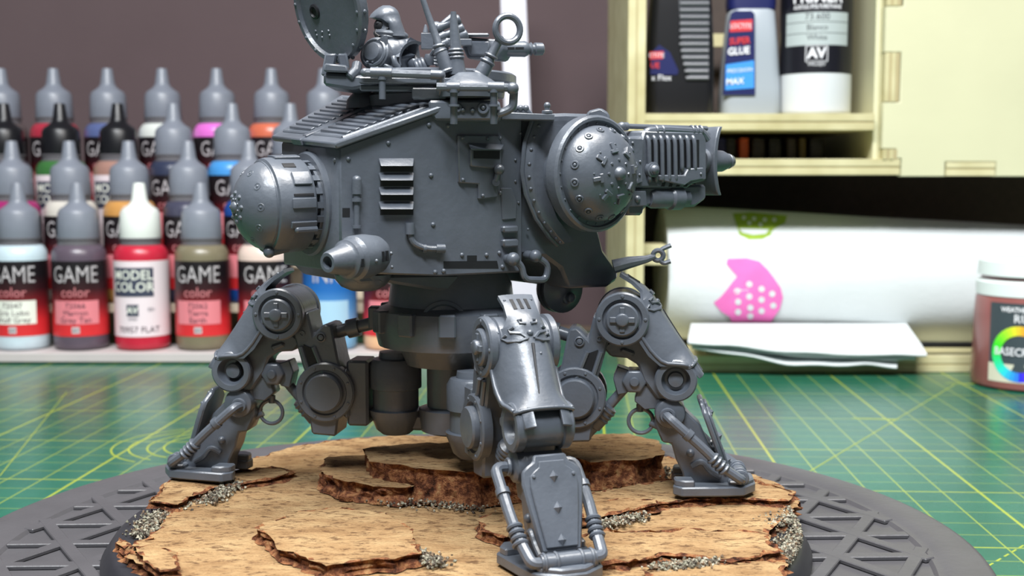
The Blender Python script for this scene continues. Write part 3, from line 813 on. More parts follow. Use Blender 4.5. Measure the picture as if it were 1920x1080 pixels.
def slab(name, poly, ztop, thick, seed, rough=.09, step=.17, relief=.07, undercut=.08, world=False, label=None):
    """a torn piece of cork: uneven top, ragged broken edge"""
    random.seed(seed)
    pts = [V(p) for p in poly] if world else [ground(x, y, ztop) for x, y in poly]
    pts = [V((p.x, p.y, 0)) for p in pts]
    ring = []
    n = len(pts)
    for i in range(n):
        a, b = pts[i], pts[(i + 1) % n]; k = max(1, int((b - a).length / .11))
        d = (b - a).normalized(); nn = V((-d.y, d.x, 0))
        for j in range(k):
            p = a.lerp(b, j / k)
            q = noise.noise(V((p.x * 1.6, p.y * 1.6, seed))) * 1.6 + noise.noise(V((p.x * 5, p.y * 5, seed + 9)))
            ring.append(p + nn * q * rough + V((random.uniform(-1, 1), random.uniform(-1, 1), 0)) * rough * .16)
    area_ = sum(ring[i].x * ring[(i + 1) % len(ring)].y - ring[(i + 1) % len(ring)].x * ring[i].y for i in range(len(ring)))
    if area_ < 0: ring.reverse()
    m = len(ring)
    co = [(p.x, p.y) for p in ring]
    xs = [c[0] for c in co]; ys = [c[1] for c in co]
    inner = []
    y = min(ys)
    while y < max(ys):
        x = min(xs)
        while x < max(xs):
            inner.append((x + random.uniform(-.3, .3) * step, y + random.uniform(-.3, .3) * step)); x += step
        y += step
    def inside(p):
        c = False
        for i in range(m):
            a, b = co[i], co[i - 1]
            if (a[1] > p[1]) != (b[1] > p[1]) and p[0] < (b[0] - a[0]) * (p[1] - a[1]) / (b[1] - a[1]) + a[0]: c = not c
        return c
    inner = [p for p in inner if inside(p)]
    verts = [V(c).to_2d() for c in co] + [V((p[0], p[1])) for p in inner]
    vo, eo, fo, *_ = delaunay_2d_cdt(verts, [(i, (i + 1) % m) for i in range(m)], [], 1, 1e-5)
    def relief_at(x, y):
        a = noise.noise(V((x * .9, y * 1.4, seed * 3.1))); b = noise.noise(V((x * 3.2, y * 4.5, seed)))
        c = 1 - abs(noise.noise(V((x * 1.1 + 7, y * 2.4, seed * 1.7)))) * 2.2
        return -relief * (.5 + .5 * a) - relief * .45 * (b * .5 + .5) - relief * .9 * max(0, c - .72)
    V3 = [V((v.x, v.y, ztop + relief_at(v.x, v.y))) for v in vo]
    mb = MB(); mb.add(V3, [list(f) for f in fo], 0)
    # broken rim: rings from the top edge down to the foot
    prev = [V((p.x, p.y, ztop + relief_at(p.x, p.y))) for p in ring]
    cen = V((sum(xs) / m, sum(ys) / m, 0)); lv = 5
    loops = [prev]
    for k in range(1, lv + 1):
        t = k / lv; cur = []
        for i, p in enumerate(ring):
            d = (ring[(i + 1) % m] - ring[i - 1]); nn = V((d.y, -d.x, 0)).normalized()
            j = noise.noise(V((p.x * 4, p.y * 4, seed + k * 3.3))) * 1.5 + random.uniform(-.5, .5)
            o = nn * (j * rough * 1.0 + (-undercut * sin(t * pi) if k < lv else 0) + .05 * t * (noise.noise(V((p.x * 2, p.y * 2, k))) > 0))
            cur.append(V((p.x, p.y, 0)) + o + V((0, 0, ztop - thick * t + (random.uniform(-.03, .03) if k < lv else 0))))
        loops.append(cur)
    mb.loft(loops, False, True, 1)
    return P.part(name, mb, [CORK, BARK], smooth=28, label=label)

Z0 = 2.06
# the large sheet: its far rim follows the base, gaps at the left and right rim stay open for grit
main = []
for px, py in ((262, 1035), (256, 1010), (300, 985), (322, 955), (380, 925), (402, 905), (440, 885), (470, 858), (560, 832), (660, 820), (760, 815), (880, 815), (1000, 818), (1120, 828), (1240, 850),
               (1330, 868), (1420, 888), (1490, 918), (1496, 948), (1462, 972), (1440, 1000), (1446, 1036), (1466, 1052)):
    main.append(ground(px, py, 2.26))
for a in (-20, -35, -50, -65, -80, -95, -110, -125, -140, -152, -163):
    rr = 6.0 + .2 * sin(a * .11); main.append(V((BC.x + rr * cos(radians(a)), BC.y + rr * sin(radians(a)), 2.26)))
slab('cork_sheet', main, 2.26, .20, 4, rough=.10, step=.16, relief=.05, world=True)
slab('cork_slab', [(470, 984), (548, 956), (640, 948), (722, 955), (775, 985), (784, 1030), (740, 1042), (690, 1044), (640, 1050), (608, 1056), (580, 1044), (552, 1028), (522, 1024), (500, 1002)], 2.50, .26, 11, rough=.07, step=.13)
slab('cork_slab', [(682, 838), (760, 826), (880, 825), (960, 840), (985, 868), (900, 880), (780, 872), (690, 862)], 3.0, .75, 21, rough=.06, step=.14)
slab('cork_slab', [(594, 868), (618, 853), (690, 848), (770, 858), (800, 892), (760, 908), (700, 906), (650, 900), (612, 888)], 2.66, .42, 25, rough=.08, step=.14)
slab('cork_slab', [(1040, 822), (1100, 810), (1180, 808), (1236, 822), (1246, 846), (1190, 858), (1110, 862), (1058, 850)], 2.86, .62, 31, rough=.06, step=.13)
slab('cork_slab', [(1048, 952), (1090, 925), (1180, 905), (1300, 888), (1410, 892), (1486, 916), (1480, 935), (1380, 930), (1240, 938), (1160, 944), (1110, 962)], 2.40, .18, 37, rough=.06, step=.14)
slab('cork_slab', [(285, 935), (304, 905), (342, 884), (430, 878), (520, 872), (560, 880), (500, 895), (420, 905), (372, 922), (330, 944)], 2.40, .18, 43, rough=.06, step=.13)
slab('cork_slab', [(962, 1046), (1000, 1010), (1140, 990), (1300, 985), (1420, 992), (1466, 1026), (1430, 1040), (1330, 1044), (1240, 1034), (1180, 1048), (1100, 1052)], 2.40, .18, 47, rough=.08, step=.14)
slab('cork_slab', [(1200, 1062), (1330, 1050), (1470, 1046), (1480, 1085), (1400, 1110), (1240, 1100)], 2.36, .16, 53, rough=.07, step=.14)
slab('cork_slab', [(1085, 950), (1110, 938), (1160, 930), (1230, 932), (1236, 940), (1170, 952), (1120, 966), (1092, 966)], 2.46, .2, 57, rough=.05, step=.1)
slab('cork_slab', [(890, 968), (930, 955), (965, 962), (972, 995), (940, 1004), (905, 990)], 2.46, .22, 59, rough=.06, step=.12)
slab('cork_slab', [(255, 1022), (290, 1012), (330, 1030), (340, 1062), (300, 1066), (268, 1046)], 2.40, .2, 61, rough=.05, step=.12)

# grit glued into the gaps
def grit(name, regions, n, seed, rgbs, size=(.025, .06)):
    random.seed(seed)
    mb = MB(); ico = [V(p).normalized() for p in ((1, 0, .2), (-1, .1, 0), (0, 1, -.2), (.1, -1, 0), (0, .2, 1), (.1, 0, -1))]
    fc = [(0, 2, 4), (2, 1, 4), (1, 3, 4), (3, 0, 4), (2, 0, 5), (1, 2, 5), (3, 1, 5), (0, 3, 5)]
    for _ in range(n):
        x0, y0, x1, y1, z, slope = random.choice(regions)
        t = random.random(); px = x0 + (x1 - x0) * t + random.gauss(0, 1) * slope; py = y0 + (y1 - y0) * t + random.gauss(0, 1) * slope * .35
        c = ground(px, py, z)
        d = V((c.x - BC.x, c.y - BC.y, 0))
        if d.length > BR - .2: c = V((BC.x, BC.y, c.z)) + d.normalized() * (BR - .2 - random.random() * .1)
        c.z = z + random.uniform(-.04, .06)
        s_ = random.uniform(*size); rot = Matrix.Rotation(random.uniform(0, 6), 3, V((random.random(), random.random(), random.random() + .1)).normalized())
        mb.add([c + rot @ V((p.x * s_ * random.uniform(.7, 1.3), p.y * s_ * random.uniform(.7, 1.3), p.z * s_)) for p in ico], fc, random.randrange(len(rgbs)))
    return P.part(name, mb, [mat('grit_%d' % i, c, .8, vary=.2) for i, c in enumerate(rgbs)], kind='stuff', smooth=1)
regs = [(268, 990, 330, 952, 2.16, 14), (258, 1004, 300, 972, 2.12, 10), (325, 955, 400, 930, 2.2, 13), (395, 938, 445, 905, 2.3, 10), (1446, 985, 1490, 955, 2.18, 14), (1456, 1045, 1515, 985, 2.14, 16), (1436, 1084, 1505, 1040, 2.14, 20), (1440, 1060, 1520, 1000, 2.14, 16),
        (1480, 1015, 1528, 985, 2.1, 10), (1250, 886, 1180, 876, 2.32, 12), (650, 915, 760, 945, 2.28, 12), (780, 935, 900, 952, 2.28, 14), (772, 1036, 825, 1058, 2.3, 12), (1120, 988, 1200, 966, 2.3, 10), (1230, 1066, 1340, 1054, 2.32, 10), (1040, 872, 1240, 884, 2.3, 10)]
grit('grit', regs, 8000, 77, [(138, 136, 118), (104, 98, 84), (166, 160, 142), (70, 60, 50), (120, 100, 78)], (.016, .042))
# ------------------------------------------------------------------ the walker: frame of its hull
WZ = 2.42                                   # the feet stand on the cork at this height
WC = V((-1.2, 23.9, WZ))
HA = radians(33)
bf = V((cos(HA), sin(HA), 0)); bs = V((sin(HA), -cos(HA), 0)); UP = V((0, 0, 1))
def B(f, s, z): return V((WC.x, WC.y, 0)) + bf * f + bs * s + UP * z
def sp(px, py, s): return hit(px, py, B(0, s, 0), bs)
wk = thing('walker_model', WC, 'unpainted grey plastic four-legged walker model standing on the cork-covered base', 'scale model')
P = Place(wk, WC)

def plate(mb, pxs, Q, N, t0, t1, mi=0):
    pts = [hit(x, y, Q + N * t1, N) for x, y in pxs]
    mb.prism(pts, N * (t0 - t1), mi)
def studs(mb, pxs, Q, N, r=.045, h=.04):
    for x, y in pxs: mb.dome(hit(x, y, Q, N), N, r, h, 8, 3)

# ---- hull
SB = 1.8
zb = 6.73
r0, r1 = B(-3, -1.3, 0), B(-3, 1.3, 0)
def onA(px, py): return hit(px, py, QA, NA)
QA = B(-3, 1.3, 0); NA = (bs * 1.73 - bf * .5).normalized()
QB = B(0, SB, 0); NB = bs
QR = B(-3, 0, 0); NR = -bf
zr, zt = 9.02, 9.68
mb = MB()
bot = [B(-3, -1.3, zb + .1), B(-3, 1.3, zb + .1), B(-1.27, SB, zb), B(.5, SB, zb), B(.5, -SB, zb), B(-1.27, -SB, zb)]
top = [B(-3, -1.3, zr + .15), B(-3, 1.3, zr), B(-1.27, SB, zt), B(.5, SB, zt), B(.5, -2.1, zt + .36), B(-1.27, -2.1, zt + .36)]
mb.add(bot + top, [[5, 4, 3, 2, 1, 0], [6, 7, 8, 11], [8, 9, 10, 11]] + [[i, (i + 1) % 6, 6 + (i + 1) % 6, 6 + i] for i in range(6)])
hull = P.part('hull', mb, PLASTIC, bevel=.035)

# front cowl of the hull, cut out with a wheel arch below
cow = [(944, 228), (1000, 214), (1062, 212), (1120, 214), (1152, 240), (1165, 300), (1160, 380), (1122, 428), (1133, 470), (1160, 508), (1160, 524), (1140, 538), (1066, 541), (1052, 504), (1022, 482), (985, 478), (944, 480)]
mb = MB().prism([sp(x, y, 1.72) for x, y in cow], -bs * 3.4)
P.part('front_cowl', mb, PLASTIC, bevel=.06)
# raised curved band around the shoulder
outer = [(992, 226), (978, 268), (973, 321), (980, 363), (999, 409), (1024, 444), (1040, 460)]
inner = [(1064, 226), (1040, 264), (1027, 321), (1030, 370), (1045, 410), (1068, 440), (1078, 452)]
lo = []
for k in range(len(outer)):
    o, i = outer[k], inner[k]
    a = sp(o[0], o[1], 1.72); b = sp(o[0] + 4, o[1], 1.90); c = sp((o[0] + i[0]) / 2, (o[1] + i[1]) / 2, 2.06); d = sp(i[0], i[1], 2.02)
    lo.append([a, b, b.lerp(c, .5) + bs * .05, c, d, d - bs * .5, a - bs * .3])
band = P.part('shoulder_band', MB().loft(lo, True, True), PLASTIC, smooth=40)
mb = MB().tube([l[1] + bs * .03 for l in lo], .045, 8); P.part('band_bead', mb, PLASTIC, band)
mb = MB()
for k in range(len(lo) - 1):
    for t in (.25, .75): c = lo[k][2].lerp(lo[k + 1][2], t); mb.dome(c - bs * .01, (bs - bf * .4), .036, .036, 8, 3)
P.part('studs', mb, PLASTIC, band, kind='stuff')
# dark skirt under the hull
mb = MB().prism([sp(x, y, 1.0) for x, y in ((640, 500), (735, 516), (830, 514), (942, 516), (942, 540), (900, 548), (820, 545), (740, 532), (680, 520))], -bs * 2.0)
P.part('hull_belly', mb, PLASTIC, bevel=.05)

# sloped engine deck with two slatted grilles
e0, e1, e2, e3 = B(-3.1, -1.45, zr + .17), B(-3.1, 1.42, zr - .03), B(-1.16, 1.92, zt + .02), B(-1.20, -2.3, zt + .42)
dn = (e1 - e0).cross(e3 - e0).normalized()
if dn.z < 0: dn = -dn
deck = P.part('engine_deck', MB().prism([e0, e1, e2, e3], dn * .11), PLASTIC, bevel=.025)
def dk(u, v_, h=0.11):                         # u across 0 far .. 1 near, v up the slope
    return e0.lerp(e1, u).lerp(e3.lerp(e2, u), v_) + dn * h
for u0, u1, nm in ((.07, .44, 'far'), (.53, .93, 'near')):
    mb = MB()
    for a, b in (((u0, .12), (u1, .12)), ((u1, .12), (u1, .92)), ((u1, .92), (u0, .92)), ((u0, .92), (u0, .12))):
        mb.tube([dk(*a), dk(*b)], .035, 6)
    P.part('grille_frame', mb, PLASTIC, deck)
    n = 9
    for i in range(n):
        v0 = .17 + .72 * i / n
        mb = MB().prism([dk(u0 + .02, v0, .10), dk(u1 - .02, v0, .10), dk(u1 - .02, v0 + .012, .165), dk(u0 + .02, v0 + .012, .165)], (dk(.5, v0 + .042) - dk(.5, v0)) * 1.0)
        P.part('slat', mb, PLASTIC, deck, bevel=.008)
mb = MB().prism([dk(.455, .05, .10), dk(.515, .05, .10), dk(.515, .95, .10), dk(.455, .95, .10)], dn * .05)
P.part('deck_ridge', mb, PLASTIC, deck, bevel=.015)
mb = MB().prism([dk(.36, -.02, .0), dk(.52, -.02, .0), dk(.50, .06, .0), dk(.38, .06, .0)], dn * .135); P.part('deck_clasp', mb, PLASTIC, deck, bevel=.02)
mb = MB().lathe(dk(.40, .80, .05), UP, [(0, .36), (.16, .34), (.22, .30), (.30, .22), (.32, .05)], 24); P.part('deck_cap', mb, PLASTIC, deck)

# louvres on the near rear panel
for y in (297, 324, 351, 378):
    mb = MB()
    a, b = (709, y), (777, y)
    p0, p1 = onA(709, y - 1), onA(777, y - 1)
    q0, q1 = hit(714, y + 15, QA + NA * .16, NA), hit(775, y + 15, QA + NA * .16, NA)
    m0, m1 = onA(714, y + 13), onA(775, y + 13)
    mb.add([p0, p1, q1, q0, m1, m0], [[0, 1, 2, 3], [3, 2, 4, 5], [0, 3, 5], [1, 4, 2], [0, 5, 4, 1]])
    P.part('louvre', mb, PLASTIC, hull, bevel=.012)
mb = MB()
for y in (297, 324, 351, 378): plate(mb, [(713, y + 13), (775, y + 13), (775, y + 25), (713, y + 25)], QA, NA, -.01, .004)
P.part('louvre_slots', mb, SHADEPL, hull)  # dark plates paint the shade of the louvre openings

# pipe, latch and studs of the rear panel
mb = MB()
o_ = .07
pt = [hit(x, y, QA + NA * o_, NA) for x, y in ((769, 418), (771, 455), (800, 467), (832, 466))]
mb.tube(pt, .055, 10, bend=.16)
mb.cyl(pt[0], pt[0] - UP * .2, .085); mb.cyl(hit(818, 466, QA + NA * o_, NA), hit(834, 466, QA + NA * o_, NA), .08); mb.cyl(hit(793, 466, QA + NA * o_, NA), hit(799, 466, QA + NA * o_, NA), .075)
P.part('wall_pipe', mb, PLASTIC, hull)
mb = MB(); o_ = .07
a, b, c, d = [hit(669, y, QA + NA * o_, NA) for y in (338, 364, 376, 428)]
mb.cyl(a, b, .085); mb.ball(a, .085); mb.cyl(c, d, .05); mb.cyl(c - UP * .02, c + UP * .04, .09); mb.cyl(d, d + UP * .05, .08); mb.cyl(b, c, .06)
P.part('latch_rod', mb, PLASTIC, hull)
mb = MB(); plate(mb, [(642, 390), (656, 390), (656, 407), (642, 407)], QA, NA, -.01, .005); P.part('panel_hole', mb, SHADEPL, hull)
mb = MB()
studs(mb, [(653, 298), (728, 268), (804, 234), (808, 329), (812, 421), (660, 470), (690, 508), (816, 510), (832, 508)], QA, NA)
studs(mb, [(840, 236), (866, 478), (912, 478), (936, 474), (942, 500), (938, 362), (940, 320)], QB, NB)
studs(mb, [(529, 292), (628, 300), (576, 284)], QR, NR)
studs(mb, [(976, 250), (966, 300), (966, 340), (972, 380), (990, 430)], QB, NB, .03, .03)
P.part('studs', mb, PLASTIC, hull, kind='stuff')

# stepped plates of the middle panel
mb = MB(); plate(mb, [(859, 253), (941, 254), (939, 300), (934, 370), (898, 374), (898, 345), (861, 343)], QB, NB, -.02, .06)
sv = P.part('step_plate', mb, PLASTIC, bevel=.02)
mb = MB(); plate(mb, [(883, 278), (941, 279), (941, 312), (925, 316), (883, 312)], QB, NB, .04, .12); P.part('upper_plate', mb, PLASTIC, sv, bevel=.02)
mb = MB(); p0, p1 = hit(877, 267, QB + NB * .06, NB), hit(947, 270, QB + NB * .06, NB); q0, q1 = hit(883, 280, QB + NB * .26, NB), hit(940, 281, QB + NB * .26, NB); m0, m1 = hit(883, 281, QB, NB), hit(940, 281, QB, NB)
mb.add([p0, p1, q1, q0, m1, m0], [[0, 1, 2, 3], [3, 2, 4, 5], [0, 3, 5], [1, 4, 2], [0, 5, 4, 1]]); P.part('hood', mb, PLASTIC, sv, bevel=.015)
mb = MB(); plate(mb, [(888, 283), (937, 283), (937, 298), (888, 297)], QB, NB, .10, .125); P.part('vent_slot', mb, SHADEPL, sv)
mb = MB(); c = hit(936, 318, QB + NB * .16, NB); mb.ball(c, .10); mb.cyl(hit(930, 340, QB + NB * .10, NB), c, .055); mb.cyl(hit(930, 342, QB, NB), hit(930, 342, QB + NB * .14, NB), .07); P.part('knob', mb, PLASTIC, sv)
mb = MB(); studs(mb, [(867, 258), (914, 260), (938, 259), (868, 337), (905, 367), (889, 306)], QB + NB * .06, NB, .04); P.part('studs', mb, PLASTIC, sv, kind='stuff')
# narrow strip with hatch outline and steps
mb = MB(); plate(mb, [(940, 352), (961, 352), (970, 376), (969, 411), (943, 413)], QB, NB, -.02, .035); P.part('access_panel', mb, PLASTIC, bevel=.02)
for ys in ((424, 437), (449, 464)):
    mb = MB(); plate(mb, [(944, ys[0]), (973, ys[0] - 1), (974, ys[1] - 1), (945, ys[1])], QB, NB, -.02, .10); P.part('step_bar', mb, PLASTIC, bevel=.03)
mb = MB(); plate(mb, [(832, 490), (932, 489), (935, 503), (832, 503)], QB, NB, -.02, .006); plate(mb, [(876, 479), (894, 479), (894, 490), (876, 490)], QB, NB, -.02, .007); P.part('lower_slot', mb, SHADEPL)
# grab handles on the lower edge
mb = MB()
q = [sp(x, y, 2.0) for x, y in ((962, 486), (978, 498), (983, 524), (1024, 525), (1028, 496), (1004, 480))]
mb.tube(q, .065, 10, bend=.14); mb.ball(q[0], .13); mb.ball(q[-1], .12); mb.cyl(q[0], q[0] - bs * .3, .09); mb.cyl(q[-1], q[-1] - bs * .3, .09)
P.part('grab_handle', mb, PLASTIC)
# pulley seen through the arch
mb = MB(); c = sp(1040, 540, .7); mb.lathe(c, bs, [(0, .45), (.05, .48), (.12, .48), (.14, .38), (.2, .38), (.22, .48), (.3, .48), (.32, .3), (.4, .2), (.42, .02)], 28)
P.part('pulley', mb, PLASTIC)
mb = MB(); c = sp(1061, 557, 1.0); mb.lathe(c, bs, [(0, .14), (.1, .14), (.12, .10), (.22, .09), (.26, .03)], 14); P.part('pulley_bolt', mb, PLASTIC)

# rear engine drum
ec = B(-3, .02, 8.02); ea = (-bf + V((0, 0, -.03))).normalized()
mb = MB().lathe(ec, ea, [(-.05, .96), (.05, .96), (.09, .92), (.09, .80), (.14, .80)], 40)
eng = P.part('engine_flange', mb, PLASTIC, smooth=40)
drum = P.part('engine_drum', MB().lathe(ec, ea, [(.10, .70), (.20, .70), (.22, .83), (.26, .855), (.66, .865), (.84, .865), (.90, .85), (.92, .80), (.95, .80)], 44), PLASTIC, smooth=40)
mb = MB(); mb.lathe(ec, ea, [(.92, .80), (.95, .79), (1.05, .745), (1.17, .655), (1.29, .51), (1.38, .34), (1.43, .17), (1.45, .02)], 40)
ed = P.part('engine_dome', mb, PLASTIC, smooth=60)
eu = (UP - ea * UP.dot(ea)).normalized(); ev = ea.cross(eu)
def er(h, r, a): return ec + ea * h + (eu * cos(a) + ev * sin(a)) * r
for i in range(20):
    a = 2 * pi * i / 20; d = (eu * cos(a) + ev * sin(a)); tg = ea.cross(d)
    P.part('cooling_tooth', MB().box(er(.15, .745, a), ea * .06, d * .075, tg * .055), PLASTIC, drum)
mb = MB()
for i in range(16):
    a = 2 * pi * (i + .5) / 16; mb.dome(er(.05, .89, a), ea, .04, .035, 8, 3)
P.part('studs', mb, PLASTIC, eng, kind='stuff')
def drum_panel(a0, a1, h0, h1, r0, r1, par=drum, nm='drum_panel', m=None):
    mb = MB(); lo = []
    for i in range(9):
        a = a0 + (a1 - a0) * i / 8; lo.append([er(h0, r0, a), er(h0, r1, a), er(h1, r1, a), er(h1, r0, a)])
    mb.loft(lo, True, True); P.part(nm, mb, m or PLASTIC, par, bevel=.01)
# the side seen by the camera: find the angle that faces it
toc = (EYE - ec).normalized(); af = math.atan2(toc.dot(ev), toc.dot(eu))
sg = 1 if (eu * cos(af + .5) + ev * sin(af + .5)).z > (eu * cos(af) + ev * sin(af)).z else -1
for da, w_, h0, h1 in ((1.45, .42, .26, .74), (.55, .30, .28, .62), (.02, .20, .26, .70), (-.42, .14, .24, .72)):
    drum_panel(af + sg * (da - w_ / 2), af + sg * (da + w_ / 2), h0, h1, .85, .905)
drum_panel(af + sg * .86, af + sg * 1.02, .46, .70, .85, .872, nm='drum_slot', m=SHADEPL)
drum_panel(af + sg * .16, af + sg * .22, .28, .66, .85, .872, nm='drum_slot', m=SHADEPL)
mb = MB().tube([er(.24, .90, af - sg * .52), er(.60, .90, af - sg * .52)], .06, 10); mb.ball(er(.60, .90, af - sg * .52), .06); P.part('drum_rod', mb, PLASTIC, drum)
mb = MB()
mb.dome(er(1.42, 0, 0), ea, .11, .09, 14, 4)
for i in range(8):
    a = 2 * pi * i / 8; mb.dome(er(1.385, .25, a), ea, .05, .06, 8, 3); mb.dome(er(1.41, .15, a + .4), ea, .03, .05, 6, 2)
for i in range(10):
    a = 2 * pi * (i + .5) / 10; mb.torus(er(1.185, .615, a), (ea + (eu * cos(a) + ev * sin(a)) * .9), .06, .02, 12, 6); mb.dome(er(1.185, .615, a), (ea + (eu * cos(a) + ev * sin(a)) * .9), .03, .03, 6, 2)
P.part('dome_studs', mb, PLASTIC, ed, kind='stuff')
mb = MB(); c = er(.95, .86, af - sg * 1.25); mb.ball(c, .11); mb.cyl(c, er(.6, .80, af - sg * 1.25), .09); P.part('drain_nut', mb, PLASTIC, eng)
# sloping rear underside
mb = MB().prism([B(-3, 1.25, 7.0), B(-3, -1.25, 7.0), B(-2.6, -1.25, 6.62), B(-2.6, 1.25, 6.62)], bf * .5)
P.part('rear_sill', mb, PLASTIC, bevel=.04)

# headlamp pod
p0 = onA(708, 474) + NA * .22; pa = (-bf * .93 + bs * .34 + UP * -.07).normalized()
mb = MB().lathe(p0, pa, [(-.06, .16), (0, .27), (.10, .33), (.40, .385), (.66, .385), (.70, .35), (.72, .33), (.74, .345), (.84, .335), (.87, .28), (.89, .27), (1.24, .19), (1.28, .165), (1.28, .11), (1.14, .10), (1.14, .01)], 30)
pod = P.part('lamp_pod', mb, PLASTIC, smooth=40)
pu = (UP - pa * UP.dot(pa)).normalized(); pv = pa.cross(pu)
if pv.dot(EYE - p0) < 0: pv = -pv
mb = MB()
for h in (.22, .32): mb.box(p0 + pa * h + pv * .375, pa * .02, pu * .09, pv * .02)
mb.box(p0 + pa * .79 + pv * .335 - pu * .05, pa * .025, pu * .07, pv * .02)
P.part('pod_slots', mb, SHADEPL, pod)
mb = MB()
for h, z in ((.5, -.05), (.05, .02), (.05, -.22)): mb.dome(p0 + pa * h + pv * (.38 if h > .1 else .31) + pu * z, pv, .035, .035, 8, 3)
P.part('studs', mb, PLASTIC, pod, kind='stuff')
mb = MB().lathe(B(-2.3, .75, 6.75), -UP, [(0, .52), (.1, .5), (.22, .40), (.30, .22), (.32, .02)], 26); P.part('underside_bowl', mb, PLASTIC)

# ---- shoulder ball with its dome
dd = V((sin(radians(41)), -cos(radians(41)), 0)); dc = at(1116, 326, 22.75); K = 1.07
mb = MB().lathe(dc, dd, [(h * K, r * K) for h, r in [(-.9, .74), (-.17, .78), (-.16, 1.02), (.04, 1.02), (.08, .98), (.08, .93), (.03, .91), (.03, .84), (.06, .82)]], 48)
sh = P.part('shoulder_ring', mb, PLASTIC, smooth=40)
DR, DH = .84 * K, .56 * K
prof = [(.04 + DH * sin(t), DR * cos(t)) for t in [i * pi / 2 / 12 for i in range(13)]]
dm = P.part('shoulder_dome', MB().lathe(dc, dd, prof, 48), PLASTIC, smooth=60)
du = UP.copy(); dv = dd.cross(du)
def dp(t, a, o=0):
    n = dd * (sin(t) / DH) + (du * cos(a) + dv * sin(a)) * (cos(t) / DR); n.normalize()
    return dc + dd * (.04 + DH * sin(t)) + (du * cos(a) + dv * sin(a)) * (DR * cos(t)) + n * o, n
mb = MB()
for i in range(16):
    a = 2 * pi * (i + .5) / 16; c, n = dp(.42, a); mb.torus(c, n, .06, .022, 14, 6); mb.dome(c, n, .036, .035, 8, 2)
for i in range(24):
    a = 2 * pi * i / 24; mb.dome(dc + dd * .03 + (du * cos(a) + dv * sin(a)) * .875 * K, dd, .026, .026, 6, 2)
P.part('dome_studs', mb, PLASTIC, dm, kind='stuff')
mb = MB(); c, n = dp(pi / 2, 0); mb.dome(c - n * .01, n, .135, .12, 16, 4); P.part('dome_boss', mb, PLASTIC, dm)
for i in range(8):
    a = 2 * pi * (i + .25) / 8; c, n = dp(1.02, a); q = (du * cos(a) + dv * sin(a)); q = (q - n * q.dot(n)).normalized(); tg = n.cross(q)
    P.part('dome_claw', MB().box(c + n * .01 - q * .06, q * .035, tg * .085, n * .028).box(c + n * .01 + q * .03, q * .08, tg * .04, n * .028), PLASTIC, dm, bevel=.01)
mb = MB()
for i in range(8):
    a = 2 * pi * i / 8; c, n = dp(1.28, a); mb.dome(c, n, .034, .03, 6, 2); c, n = dp(.92, a); mb.dome(c, n, .022, .02, 6, 2)
P.part('boss_studs', mb, PLASTIC, dm, kind='stuff')
# top fairing behind the shoulder
mb = MB()
mb.loft([[at(1096, 226, 23.2 + k), at(1102, 208, 23.2 + k), at(1126, 202, 23.2 + k), at(1142, 212, 23.2 + k), at(1148, 240, 23.2 + k), at(1110, 250, 23.2 + k)] for k in (0, .8)])
P.part('shoulder_fairing', mb, PLASTIC, bevel=.04)

# ---- gun arm
G = V((2.28, 23.3, 0))
def gp(px, py, o=0): return hit(px, py, G + bs * o, bs)
def gplate(mb, pxs, o0, o1, mi=0): mb.prism([gp(x, y, o1) for x, y in pxs], bs * (o0 - o1), mi)
mb = MB(); gplate(mb, [(1176, 255), (1204, 258), (1208, 244), (1318, 247), (1326, 262), (1326, 338), (1300, 345), (1290, 352), (1204, 352), (1178, 352)], -1.0, .0)
gun = P.part('gun_body', mb, PLASTIC, bevel=.04)
for i in range(8):
    x = 1216 + i * 12.2
    mb = MB().tube([gp(x - 8, 257, -.12), gp(x - 2, 256, .02), gp(x + 1, 268, .05), gp(x + 2, 338 if i < 5 else 318, .05), gp(x + 2, 340 if i < 5 else 320, -.05)], .042, 8, bend=.1)
    P.part('cooling_fin', mb, PLASTIC, gun)
mb = MB()
for i in range(8):
    x = 1223 + i * 12.2; gplate(mb, [(x - 2.6, 262), (x + 2.6, 262), (x + 2.6, 334 if i < 5 else 314), (x - 2.6, 334 if i < 5 else 314)], -.01, .004)
for i in range(4): x = 1243 + i * 14; gplate(mb, [(x, 340), (x + 6, 340), (x + 3, 350), (x - 3, 350)], -.01, .004)
P.part('fin_gaps', mb, SHADEPL, gun)
mb = MB(); gplate(mb, [(1180, 258), (1206, 260), (1206, 342), (1181, 350)], -.02, .07); gplate(mb, [(1236, 328), (1284, 328), (1290, 316), (1320, 314), (1320, 336), (1296, 340), (1284, 348), (1236, 338)], -.02, .07)
P.part('side_armour', mb, PLASTIC, gun, bevel=.02)
mb = MB(); c = gp(1223, 318, .06); mb.lathe(c, bs, [(-.05, .15), (.04, .15), (.05, .11), (.08, .11)], 18); mb.dome(c + bs * .06, bs, .10, .09, 14, 4); P.part('pivot_bolt', mb, PLASTIC, gun)
mb = MB(); gplate(mb, [(1176, 350), (1325, 346), (1326, 372), (1304, 388), (1262, 390), (1240, 382), (1210, 388), (1206, 404), (1176, 404)], -.9, -.12); gunder = P.part('gun_underside', mb, PLASTIC, gun, bevel=.05)
mb = MB(); gplate(mb, [(1178, 358), (1212, 358), (1214, 386), (1180, 388)], -.14, .02); c = gp(1195, 373, .02); mb.dome(c, bs, .075, .06, 12, 3); P.part('underside_bracket', mb, PLASTIC, gun, bevel=.02)
mb = MB(); mb.lathe(gp(1215, 372, -.2), bf, [(0, .16), (.1, .20), (.5, .20), (.55, .24), (.8, .24), (.85, .16), (1.0, .16)], 18); P.part('lower_cylinder', mb, PLASTIC, gun)
mb = MB()
q = [gp(x, y, -.1) for x, y in ((1207, 262), (1212, 247), (1240, 243), (1290, 246), (1316, 247), (1326, 262))]
mb.tube(q, .085, 10, bend=.2)
